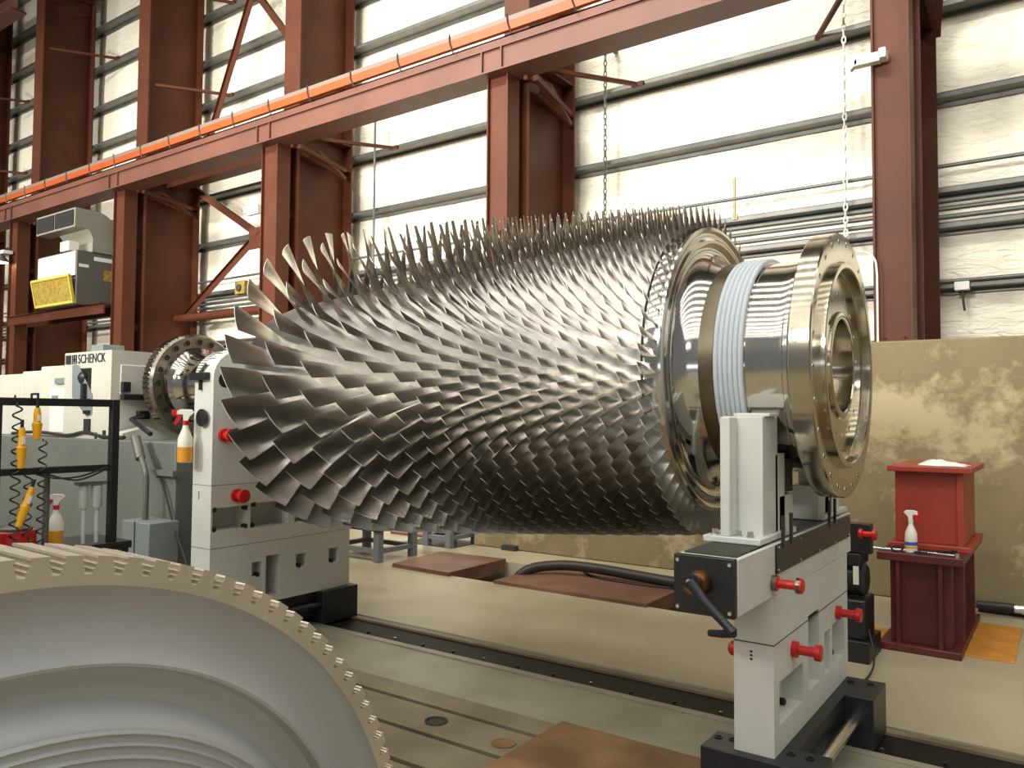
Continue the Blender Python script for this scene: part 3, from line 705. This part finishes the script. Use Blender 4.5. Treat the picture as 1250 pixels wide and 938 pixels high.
# pit covers
q = MB(); q.add([(-5.9, 6.17, .0), (-5.10, 6.14, .0), (-5.10, 7.12, .0), (-5.98, 7.05, .0), (-5.9, 6.17, .04), (-5.10, 6.14, .04), (-5.10, 7.12, .04), (-5.98, 7.05, .04)], [(0, 3, 2, 1), (4, 5, 6, 7), (0, 1, 5, 4), (1, 2, 6, 5), (2, 3, 7, 6), (3, 0, 4, 7)])
q.box(-5.13, -5.10, 6.2, 7.1, -.1, .0)
tag(q.build('pit_cover', 'pitred', clean=False), 'red-brown pit cover plate left of the black hose', 'cover plate', 'steel pit covers')
q = MB(); q.box(-4.55, -2.95, 6.15, 7.25, .0, .03); q.box(-2.98, -2.95, 6.2, 7.25, -.1, .0)
tag(q.build('pit_cover', 'pitred', clean=False), 'red-brown pit cover plate lying under the black hose and cable', 'cover plate', 'steel pit covers')
q = MB(); q.box(-7.6, -6.7, 7.9, 9.2, 0, .03)
tag(q.build('pit_cover', 'pitred', clean=False), 'distant red-brown cover plate beyond the grey stands', 'cover plate', 'steel pit covers')
q = MB(); q.box(-6.95, -6.15, 7.45, 8.0, .0, .008)
tag(q.build('floor_opening', 'groove', clean=False), 'dark floor opening beside the grey stand legs', 'opening')
# hose
def smooth(pts, k=8):
    out = []; P = [Vector(p) for p in pts]; P = [P[0]]+P+[P[-1]]
    for i in range(1, len(P)-2):
        for j in range(k):
            t_ = j/k; a, b_, c_, d_ = P[i-1:i+3]
            out.append(.5*((2*b_)+(-a+c_)*t_+(2*a-5*b_+4*c_-d_)*t_*t_+(-a+3*b_-3*c_+d_)*t_**3))
    out.append(P[-2]); return out
q = MB(); q.tube(smooth([(-4.75, 6.45, -.5), (-4.62, 6.5, -.15), (-4.48, 6.6, .06), (-4.2, 6.78, .12), (-3.8, 6.85, .12), (-3.3, 6.85, .10), (-2.6, 6.85, .07), (-1.7, 6.8, .07)]), .05, 14)
tag(q.build('hose', 'rubber'), 'thick black hose curving up out of the floor pit', 'hose')
q = MB(); q.tube(smooth([(-2.5, 6.95, .045), (-3.2, 6.80, .04), (-3.75, 6.82, .04), (-4.05, 7.02, .04), (-3.9, 7.2, .04), (-3.4, 7.28, .04), (-2.6, 7.2, .04)]), .012, 8)
tag(q.build('cable', 'rubber'), 'thin black cable looped beside the thick hose on the pit cover', 'cable')
MB_ = MB().box(-5.62, -5.42, 7.74, 7.82, .0, .06).build('floor_bracket', 'dark', bevel=.004)
tag(MB_, 'small dark block at the foot of the concrete wall', 'block')
# grey stands
def stand(x, y, wx, wy, h, lab, tilt=0):
    t = thing('work_stand', (x, y, 0), lab, 'stand', 'grey square-legged stands behind the rotor')
    for sx in (0, 1):
        for sy in (0, 1): MB().box(x+sx*wx-.04, x+sx*wx+.04, y+sy*wy-.04, y+sy*wy+.04, 0, h).build('leg', 'grip', t, bevel=.004)
    q = MB()
    for sy in (0, 1): q.box(x+.04, x+wx-.04, y+sy*wy-.025, y+sy*wy+.025, .09, .14)
    for sx in (0, 1): q.box(x+sx*wx-.025, x+sx*wx+.025, y+.04, y+wy-.04, .09, .14)
    q.build('rail', 'grip', t, clean=False)
    MB().box(x-.06, x+wx+.06, y-.06, y+wy+.06, h, h+.04).build('top', 'blackst', t, bevel=.004)
stand(-6.95, 6.27, .74, .55, .34, 'grey square-legged stand just right of the left pedestal foot')
stand(-6.55, 7.46, .36, .5, .36, 'grey square-legged stand farther back beside the dark floor opening')

# ================================================================== RED STANDS, right
t = thing('steel_stand', (-.86, 6.7, 0), 'dark red fabricated steel stand on the floor beside the near pedestal', 'stand')
MB().box(-1.13, -.62, 6.05, 7.38, .0, .05).build('base_plate', 'brickd', t, bevel=.006)
MB().box(-1.13, -.60, 6.04, 7.40, .62, .675).build('top_plate', 'brickd', t, bevel=.006)
MB().box(-1.06, -.68, 6.13, 7.3, .05, .62).build('body', 'brickd', t, bevel=.004)
for x in (-1.0, -.74): MB().box(x-.012, x+.012, 6.06, 6.13, .05, .62).build('rib', 'brickd', t)
for y in (6.35, 7.1): MB().box(-.68, -.63, y-.012, y+.012, .05, .62).build('rib', 'brickd', t)
t = thing('steel_stand', (-.84, 6.65, .675), 'brighter brick red steel stand standing on top of the dark red one', 'stand')
MB().box(-1.10, -.575, 6.30, 7.2, .675, .715).build('base_plate', 'brick', t, bevel=.006)
MB().box(-1.06, -.62, 6.36, 7.1, .715, 1.225).build('body', 'brick', t, bevel=.006)
MB().box(-1.10, -.56, 6.28, 7.2, 1.225, 1.265).build('top_plate', 'brick', t, bevel=.006)
MB().box(-.66, -.62, 6.33, 6.37, .715, 1.225).build('rib', 'brick', t)
def spray_bottle(loc, h, lab, amber=True, rz=0, grp=None):
    k = h/.29
    t = thing('spray_bottle', loc, lab, 'spray bottle', grp); t.rotation_euler = (0, 0, rz)
    x, y, z = loc
    body = [(0, .036), (.004, .040), (.10, .040), (.135, .038), (.165, .026), (.19, .016), (.205, .0145)]
    o = MB().lathe([(0, 0)]+[(a*k, r*k) for a, r in body], (x, y, z), 'z', 28).build('body', 'bottle', t)
    MB().lathe([(.004*k, .0405*k), (.085*k, .0405*k)], (x, y, z), 'z', 28).build('liquid' if amber else 'label', 'liquid' if amber else 'cleaner', t) if amber else MB().lathe([(.05*k, .0405*k), (.075*k, .0405*k)], (x, y, z), 'z', 28).build('label_band', 'cleaner', t)
    if not amber: MB().lathe([(.03*k, .0405*k), (.045*k, .0405*k)], (x, y, z), 'z', 28).build('label_band', 'yellow', t)
    MB().lathe([(.205*k, .017*k), (.228*k, .017*k)], (x, y, z), 'z', 20).build('collar', 'redk' if amber else 'white', t)
    q = MB(); q.prism([(x-.05*k, z+.262*k), (x-.05*k, z+.282*k), (x-.02*k, z+.292*k), (x+.03*k, z+.29*k), (x+.045*k, z+.275*k), (x+.02*k, z+.25*k), (x+.012*k, z+.228*k), (x-.012*k, z+.228*k), (x-.015*k, z+.258*k)], 'y', y-.013*k, y+.013*k)
    q.build('spray_head', 'white', t, bevel=.002)
    q = MB(); q.prism([(x-.014*k, z+.262*k), (x-.040*k, z+.264*k), (x-.062*k, z+.212*k), (x-.048*k, z+.205*k)], 'y', y-.0145*k, y+.0145*k); q.box(x-.070*k, x-.046*k, y-.016*k, y+.016*k, z+.258*k, z+.290*k)
    q.build('trigger', 'redk', t, clean=False)
    return t
spray_bottle((-.925, 6.14, .675), .29, 'clear spray bottle with a red trigger standing on the red stand', False, pi)
# rag
q = MB(); nU, nV = 22, 14; vs = []; fs = []
for j in range(nV+1):
    for i in range(nU+1):
        u, v = i/nU, j/nV; e = min(1, 6*min(u, 1-u, v, 1-v)); 
        vs.append((-.92+.30*u+.02*sin(9*v), 6.42+.30*v+.02*sin(11*u), 1.267+e*(.018+.014*sin(13*u+3*v)*sin(9*v+2)+.012*sin(5*u))))
for j in range(nV):
    for i in range(nU): a = j*(nU+1)+i; fs.append((a, a+1, a+nU+2, a+nU+1))
q.add(vs, fs); q.add([(x, y, 1.266) for x, y, z in vs], [f[::-1] for f in fs])
tag(q.build('rag', 'rag', smooth=80, clean=False), 'crumpled white rag on the top of the brick red stand', 'rag')
# tools on the lower stand
q = MB(); q.cyl((-1.14, 6.10, .687), (-.92, 6.13, .687), .009, 10); q.cyl((-1.20, 6.09, .687), (-1.14, 6.10, .687), .012, 10)
tag(q.build('breaker_bar', 'bright', clean=False), 'bright steel bar at the left edge of the red stand top', 'tool', 'hand tools on the red stand')
q = MB(); q.cyl((-.86, 6.12, .686), (-.64, 6.07, .686), .008, 10); q.lathe([(0, .016), (.03, .016)], (-.64, 6.07, .675), 'z', 12)
tag(q.build('ratchet', 'bright', clean=False), 'bright ratchet handle on the right of the red stand top', 'tool', 'hand tools on the red stand')
q = MB(); q.tube([(-1.01+.035*cos(a), 6.11+.035*sin(a)*.8, .70+.018*sin(a)) for a in [k*2*pi/16 for k in range(17)]], .006, 8)
tag(q.build('cable_loop', 'black'), 'small black loop left of the spray bottle on the red stand', 'cable')
for k, (x, y, lab) in enumerate(((-.85, 6.09, 'black wrench right beside the clear spray bottle'), (-.78, 6.16, 'dark pliers in the middle of the red stand top'), (-.73, 6.22, 'dark socket piece near the back of the red stand top'))):
    q = MB(); q.bar((x-.05, y, .684), (x+.05, y+.03, .684), .02, .016); q.lathe([(0, .018), (.02, .018), (.02, .01)], (x+.055, y+.032, .675), 'z', 12)
    tag(q.build('hand_tool', 'blackst', clean=False), lab, 'tool', 'hand tools on the red stand')
for x0, x1, y0, y1, lab in ((-.62, -.33, 6.2, 7.25, 'orange-brown floor plate right of the dark red stand'), (-1.50, -1.14, 6.25, 6.6, 'orange-brown floor plate left of the dark red stand behind the pedestal')):
    tag(MB().box(x0, x1, y0, y1, 0, .012).build('floor_plate', 'orangefl', bevel=.002), lab, 'plate', 'orange floor plates')
# floor pipes right
q = MB(); q.tube([(-.66, 7.55, .09), (-.45, 7.6, .09), (.1, 7.62, .06), (.9, 7.62, .05)], .03, 12)
t_ = q.build('hose', 'rubber'); tag(t_, 'dark hose with bright fittings along the concrete wall at right', 'hose')
q = MB(); q.lathe([(0, .036), (.05, .036), (.05, .042), (.08, .042), (.08, .036), (.14, .036)], (-.40, 7.605, .082), 'x', 14); q.build('fitting', 'bright', t_)
q = MB(); q.cyl((-.66, 7.7, .035), (2.5, 7.7, .035), .035, 14)
tag(q.build('floor_pipe', 'blackst'), 'dark pipe along the foot of the concrete wall at right', 'pipe')
q = MB(); q.box(-.32, .6, 6.9, 7.4, -.0, .012)
tag(q.build('drain_cover', 'pit'), 'green-grey drain cover at the right picture edge', 'cover')
# dark machine behind the near pedestal
t = thing('drive_unit', (-1.22, 5.75, 0), 'dark machine unit with a red knob between the near pedestal and the red stand', 'machine')
MB().box(-1.42, -1.10, 5.6, 6.0, .0, .14).build('base', 'black', t, bevel=.006)
MB().box(-1.40, -1.13, 5.64, 5.95, .14, .40).build('gearbox', 'black', t, bevel=.012)
MB().lathe([(0, .10), (.02, .115), (.18, .115), (.2, .09)], (-1.34, 5.78, .52), 'x', 24).build('motor', 'blackst', t)
MB().box(-1.40, -1.16, 5.66, 5.92, .62, .70).build('bracket', 'black', t, bevel=.004)
MB().box(-1.32, -1.10, 5.70, 5.78, .70, .90).build('switch_box', 'black', t, bevel=.006)
q = MB(); spool(q, (-1.17, 5.68, .835), .11, .035); q.build('locking_handle', 'redk', t)
MB().box(-1.205, -1.17, 5.655, 5.66, .5, .62).build('label_plate', 'white', t)
q = MB(); q.tube(smooth([(-1.12, 5.7, .2), (-1.06, 5.55, .06), (-1.05, 5.3, .012), (-1.10, 5.0, .012), (-1.12, 4.5, .012)]), .006, 8)
tag(q.build('cable', 'rubber'), 'thin black cable trailing over the floor from the dark machine unit', 'cable')

# ================================================================== HEADSTOCK AND BED
tag(MB().box(-12.5, -5.25, 3.25, 4.6, 0, 1.40).build('machine_bed', 'greybed', bevel=.01), 'big grey enamelled machine bed carrying the cream headstock', 'machine bed')
t = thing('drive_headstock', (-6.7, 3.9, 1.40), 'cream drive headstock of the balancing machine left of the dark coupling flange', 'machine')
hd = MB().box(-7.0, -6.24, 3.29, 4.42, 1.40, 2.115).build('housing', 'cream2', t, smooth=20)
window_cut(hd, [(-6.80, -6.55, 3.2, 3.42, 1.72, 1.98)])
rc = MB(); rc.prism([(-6.86, 2.01), (-6.76, 2.01), (-6.52, 1.76), (-6.52, 1.60), (-6.60, 1.58), (-6.85, 1.74)], 'y', 3.284, 3.288); rc.build('window_recess', 'boxgrey', t)
ip = MB(); ip.lathe([(0, .05), (-.03, .05), (-.05, .02)], (-6.7, 3.31, 1.9), 'y', 16); ip.cyl((-6.62, 3.26, 1.72), (-6.62, 3.26, 1.85), .02, 12); ip.box(-6.70, -6.55, 3.262, 3.284, 1.70, 1.725); ip.box(-6.62, -6.54, 3.262, 3.284, 1.60, 1.63)
ip.build('spindle_parts', 'blackst', t, clean=False)
MB().box(-6.975, -6.895, 3.283, 3.29, 2.02, 2.095).build('emblem', 'ink', t)
def text(s_, size, loc, rot, name, m_, parent, ext=.002):
    cu = bpy.data.curves.new(name, 'FONT'); cu.body = s_; cu.size = size; cu.extrude = ext; cu.resolution_u = 3
    o = bpy.data.objects.new(name, cu); COL.objects.link(o); bpy.context.view_layer.update()
    me = bpy.data.meshes.new_from_object(o.evaluated_get(bpy.context.evaluated_depsgraph_get())); bpy.data.objects.remove(o, do_unlink=True)
    o = bpy.data.objects.new(name, me); COL.objects.link(o); me.materials.append(M[m_])
    o.parent = parent; o.location = Vector(loc)-wloc(parent); o.rotation_euler = rot
    return o
tx = text('SCHENCK', .108, (-6.775, 3.287, 2.022), (pi/2, 0, 0), 'lettering', 'ink', t); tx.scale = (.44/tx.dimensions.x, 1, 1)
lg = MB()
for a_ in ((-6.872, -6.866, 2.02, 2.095), (-6.801, -6.795, 2.02, 2.095)): lg.box(a_[0], a_[1], 3.284, 3.29, a_[2], a_[3])
for z in (2.02, 2.055, 2.088): lg.box(-6.872, -6.795, 3.284, 3.29, z, z+.006)
lg.box(-6.847, -6.841, 3.284, 3.29, 2.03, 2.09); lg.box(-6.826, -6.820, 3.284, 3.29, 2.03, 2.09); lg.build('logo_mark', 'ink', t, clean=False)
MB().box(-6.24, -6.225, 3.36, 4.3, 1.76, 2.0).build('side_cover', 'cream2', t, bevel=.006)
q = MB(); q.box(-6.225, -6.17, 3.36, 4.2, 1.715, 1.755); q.box(-6.225, -6.18, 3.36, 3.42, 1.78, 1.86); q.build('sensor_rail', 'blackst', t, clean=False)
MB().box(-6.24, -6.19, 3.50, 3.60, 1.56, 1.63).build('lever_block', 'blackst', t, bevel=.005)
q = MB(); q.tube([(-6.18, 3.52, 1.59), (-6.07, 3.37, 1.56), (-5.72, 3.33, 1.45)], .018, 10); q.build('lever', 'blackst', t)
MB().prism([(3.29, 1.40), (3.29, 1.45), (3.5, 1.50), (3.75, 1.40)], 'x', -6.2, -6.05).build('foot', 'cream2', t)
MB().box(-7.52, -7.0, 3.33, 4.35, 1.40, 2.02).build('gear_housing', 'cream2', t, bevel=.01)
MB().box(-7.95, -7.52, 3.36, 4.3, 1.40, 1.99).build('end_housing', 'cream2', t, bevel=.01)
MB().box(-9.6, -7.95, 3.36, 4.3, 1.40, 1.97).build('end_housing', 'cream2', t, bevel=.01)
MB().box(-7.32, -7.06, 3.32, 3.335, 1.44, 1.82).build('access_panel', 'white', t, bevel=.004)
q = MB(); q.box(-7.27, -7.17, 3.312, 3.322, 1.70, 1.76); q.box(-7.22, -7.0, 3.31, 3.33, 1.86, 1.91); q.build('vent_slots', 'boxgrey', t, clean=False)
MB().box(-7.19, -6.99, 3.6, 3.8, 2.02, 2.22).build('terminal_box', 'boxgrey', t, bevel=.006)
MB().box(-6.62, -6.54, 3.27, 3.29, 1.46, 1.56).build('rating_plate', 'ink', t)
q = MB(); q.tube(smooth([(-7.9, 3.27, 1.42), (-7.4, 3.275, 1.44), (-6.9, 3.27, 1.42), (-6.6, 3.275, 1.45), (-6.3, 3.27, 1.42), (-6.0, 3.28, 1.42)]), .014, 8)
tag(q.build('cable', 'rubber'), 'black cable lying along the top edge of the grey machine bed', 'cable')
q = MB(); q.cyl((-6.32, 3.30, 1.40), (-6.32, 3.30, 1.47), .025, 12); q.cyl((-6.45, 3.30, 1.40), (-6.45, 3.30, 1.45), .02, 12)
tag(q.build('valve', 'blackst', clean=False), 'small dark valve fittings on the bed edge under the headstock', 'valve')
# conduit box on bed front
t = thing('conduit_box', (-5.35, 3.12, .55), 'grey electrical box with a bent conduit pipe on the front of the machine bed', 'electrical box')
MB().box(-5.53, -5.18, 3.02, 3.248, .55, .85).build('box', 'boxgrey', t, bevel=.008)
q = MB(); q.tube(smooth([(-5.40, 3.12, .85), (-5.40, 3.12, 1.12), (-5.42, 3.12, 1.2), (-5.5, 3.13, 1.30), (-5.53, 3.13, 1.33)]), .02, 12); q.build('conduit', 'galv_dark', t)
q = MB(); q.tube([(-5.50, 3.13, 1.28), (-5.61, 3.15, 1.43)], [.034, .036], 14); q.build('fitting', 'galv', t)
MB().box(-5.36, -5.352, 3.015, 3.02, .55, .85).build('door_gap', 'dark', t)
q = MB(); q.box(-5.5, -5.2, 3.2, 3.248, 1.16, 1.2); q.build('bracket', 'greybed', t)
q = MB(); q.tube(smooth([(-5.48, 3.2, 1.3), (-5.33, 3.22, 1.05), (-5.2, 3.22, .8), (-5.0, 3.2, .55), (-4.8, 3.1, .3)]), .008, 8)
tag(q.build('cable', 'rubber'), 'thin black cable running down the bed front to the left pedestal foot', 'cable')

# ================================================================== TOOL CART, left
X0 = -4.33
t = thing('tool_frame', (X0, 1.9, -.02), 'black square-tube tool rack with coiled air lines at the left edge', 'rack')
B_ = .042
MB().box(X0-B_/2, X0+B_/2, 2.285, 2.327, .90, 1.68).build('upright', 'black', t, bevel=.003)
MB().box(X0-B_/2, X0+B_/2, 1.695, 1.737, .90, 1.68).build('upright', 'black', t, bevel=.003)
MB().box(X0-B_/2, X0+B_/2, 1.737, 2.285, 1.64, 1.68).build('top_bar', 'black', t, bevel=.003)
MB().box(X0-.02, X0+.02, 1.737, 2.285, 1.29, 1.325).build('cross_bar', 'black', t, bevel=.003)
MB().box(X0-.35, X0+.05, 1.45, 2.40, .86, .90).build('shelf', 'black', t, bevel=.004)
for sx in (X0-.31, X0+.01):
    for sy in (1.48, 2.34): MB().box(sx, sx+.04, sy, sy+.04, -.02, .86).build('leg', 'black', t)
q = MB(); q.cyl((X0-.05, 1.985, .90), (X0-.05, 1.985, 1.31), .016, 12); q.box(X0-.08, X0+.01, 1.92, 2.05, 1.31, 1.325); q.build('post', 'galv_dark', t, clean=False)
q = MB(); q.tube(smooth([(X0+.022, 1.9, 1.29), (X0+.03, 2.0, 1.265), (X0+.03, 2.12, 1.27), (X0+.022, 2.26, 1.31)]), .005, 6); q.tube(smooth([(X0+.022, 1.95, 1.29), (X0+.03, 2.1, 1.25), (X0+.022, 2.26, 1.30)]), .005, 6); q.build('loose_wire', 'rubber', t, clean=False)
q = MB(); q.lathe([(0, .026), (.01, .03), (.12, .03), (.13, .02)], (X0-.03, 2.235, 1.09), 'z', 16); q.lathe([(0, .02), (.01, .024), (.12, .024), (.13, .02)], (X0-.03, 2.165, 1.09), 'z', 16); q.cyl((X0-.03, 2.24, .9), (X0-.03, 2.24, 1.09), .012, 10); q.cyl((X0-.03, 2.17, .9), (X0-.03, 2.17, 1.09), .012, 10)
fr_ = q.build('air_regulator', 'glass', t, clean=False)
MB().box(X0-.06, X0, 2.13, 2.28, 1.215, 1.235).build('regulator_cap', 'galv', fr_)
def coil(y, z0, z1, lab, x=X0+.03, r=.022, turns=None):
    L = z1-z0; turns = turns or L/.06; n_ = int(turns*12)
    q = MB(); q.tube([(x+r*cos(2*pi*turns*k/n_), y+r*sin(2*pi*turns*k/n_), z0+L*k/n_) for k in range(n_+1)], .0045, 6)
    q.tube([(x, y, z1), (x-.03, y, z1+.03), (X0, y+.0, 1.69), (X0-.02, y, 1.66)] if z1 > 1.5 else [(x, y, z1), (x, y, z1+.01)], .0045, 6)
    tag(q.build('coiled_hose', 'rubber', clean=False), lab, 'coiled hose', 'coiled air lines on the black rack')
coil(1.80, .95, 1.64, 'leftmost black coiled air line on the black rack', r=.02)
coil(1.925, .90, 1.46, 'black coiled air line nearest the grey post of the rack', r=.018)
coil(1.86, .95, 1.30, 'short black coiled air line above the red pot', r=.018)
def pistol(y, z, h, ang, lab):
    t = thing('power_tool', (X0+.05, y, z), lab, 'power tool', 'yellow hand tools hung on the black rack'); t.rotation_euler = (ang, 0, 0)
    x = X0+.05; z0 = z
    q = MB(); q.lathe([(0, .012), (-.03, .017), (-h*.45, .018), (-h*.5, .024), (-h, .016), (-h*1.02, .012)], (x, y, z0), 'z', 18); q.build('body', 'yellow', t)
    q = MB(); q.lathe([(.0, .008), (.04, .008)], (x, y, z0), 'z', 10); q.build('hose_nipple', 'blackst', t)
    q = MB(); q.box(x+.014, x+.026, y-.006, y+.006, z0-h*.42, z0-h*.22); q.build('button', 'lilac', t)
pistol(1.885, 1.63, .16, 0, 'yellow hand tool hung highest on the black rack')
pistol(1.815, 1.53, .20, 0, 'yellow hand tool hung lower on the left coiled line')
pistol(1.87, 1.23, .20, -.3, 'yellow hand tool hung slanting below the cross bar')
q = MB(); q.cyl((X0+.05, 1.885, 1.66), (X0+.05, 1.885, 1.70), .006, 8); q.tube([(X0-.02, 1.885, 1.66), (X0-.02, 1.885, 1.70), (X0+.05, 1.885, 1.70)], .006, 8)
tag(q.build('hook', 'black', clean=False), 'small black hook on the top bar of the black rack', 'hook')
spray_bottle((X0-.10, 2.06, .90), .27, 'spray bottle of amber liquid standing on the black rack shelf', True, RAD(50), 'amber spray bottles')
spray_bottle((-4.93, 3.12, 1.275), .36, 'spray bottle of amber liquid hung on the left pedestal edge', True, RAD(53), 'amber spray bottles')
t = thing('red_pot', (X0-.08, 1.85, .90), 'round red pot with a bright metal lid on the black rack', 'pot')
MB().lathe([(0, 0), (0, .09), (.01, .098), (.10, .098), (.106, .092), (.106, 0)], (X0-.08, 1.85, .90), 'z', 28).build('body', 'redk', t)
MB().lathe([(.106, .08), (.118, .082), (.13, .06), (.14, .02), (.15, .015), (.155, 0)], (X0-.08, 1.85, .90), 'z', 24).build('lid', 'galv', t)

# ================================================================== FOREGROUND TURBINE DISC
DC = Vector((-.874, .323, .752)); AZD, ELD = .10, -.05
dn = Vector((cos(AZD)*cos(ELD), sin(AZD)*cos(ELD), sin(ELD)))
t = thing('turbine_disc', DC, 'big grey turbine disc with fir-tree slots round its rim in the left foreground', 'turbine disc')
t.rotation_euler = dn.to_track_quat('X', 'Z').to_euler()
RD = .707; ND = 124
def local(mb, name, m_, **k):
    """build a mesh directly in the disc's own frame"""
    me_off = wloc(t); mb.v = [tuple(Vector(p)+me_off) for p in mb.v]
    return mb.build(name, m_, t, **k)
def fir():
    """outline of rim with fir-tree slots in (y,z)"""
    pts = []
    prof = [(0, 7.8), (.0022, 7.2), (.0036, 9.0), (.0066, 9.0), (.0078, 5.2), (.009, 6.9), (.0118, 6.9), (.013, 3.6), (.0142, 5.1), (.0170, 5.1), (.0182, 3.0)]
    prof = [(1-d/RD*1.08, h*.001) for d, h in prof]
    for k in range(ND):
        a0 = 2*pi*k/ND
        seq = [(r, -h) for r, h in prof]+[(r, h) for r, h in prof[::-1]]
        for r, h in seq:
            R_ = r*RD; s_ = h
            pts.append((R_*sin(a0)+s_*cos(a0), R_*cos(a0)-s_*sin(a0)))
    return pts
op = fir(); no = len(op); per = no//ND; hf = per//2
rim_in = .676; W = .10
rm = MB(); vs = []; fs = []
NI = 4
ring_in = [(rim_in*sin(2*pi*j/(ND*NI)), rim_in*cos(2*pi*j/(ND*NI))) for j in range(ND*NI)]
for x_ in (0, -W):
    vs += [(x_, *p) for p in op]+[(x_, *p) for p in ring_in]
m_ = no+ND*NI
for k in range(ND):
    # slot k: op[k*per .. ] runs top of left wall -> bottom -> top of right wall
    sec = [k*per+j for j in range(hf, per)]+[((k+1) % ND)*per+j for j in range(0, hf)]
    inn = [no+(k*NI+j) % (ND*NI) for j in range(NI, -1, -1)]
    loop = sec+inn
    fs.append(tuple(loop)); fs.append(tuple(i+m_ for i in loop[::-1]))
    # floor of the slot down to the inner ring
    b0, b1 = k*per+hf-1, k*per+hf
    fs.append((b0, b1, no+(k*NI) % (ND*NI))); fs.append((b1+m_, b0+m_, m_+no+(k*NI) % (ND*NI)))
for j in range(no):
    q_ = (j+1) % no; fs.append((q_, j, m_+j, m_+q_))
rm.add(vs, fs); local(rm, 'slotted_rim', 'rim', smooth=30, clean=False, )
bd = MB().lathe([(-W, rim_in+.001), (-.001, rim_in+.001), (-.004, rim_in-.001), (-.013, rim_in-.006), (-.020, rim_in-.018), (-.022, .64), (-.016, .612), (-.010, .598), (-.006, .592), (-.008, .588), (-.024, .584), (-.034, .570), (-.034, .55), (-.026, .542), (-.010, .530), (-.002, .52), (.006, .40), (.01, .30), (.012, .06), (-.06, .055), (-.14, .055), (-.14, .3), (-.12, .55), (-W, rim_in)], (0, 0, 0), 'x', 160)
local(bd, 'web', 'disc', smooth=40)
q = MB()
for r_ in (.522, .510, .497, .484, .470, .455, .439, .422, .404): q.lathe([(.000+(.5-r_)*.06, r_), (.005+(.5-r_)*.06, r_-.003), (.001+(.5-r_)*.06, r_-.006)], (0, 0, 0), 'x', 96)
local(q, 'hub_rings', 'disc', clean=False)
q = MB().box(-1.02, -.78, .08, .56, -.02, .045)
tag(q.build('timber_cradle', 'rust', clean=False), 'timber block under the big turbine disc in the foreground', 'cradle')
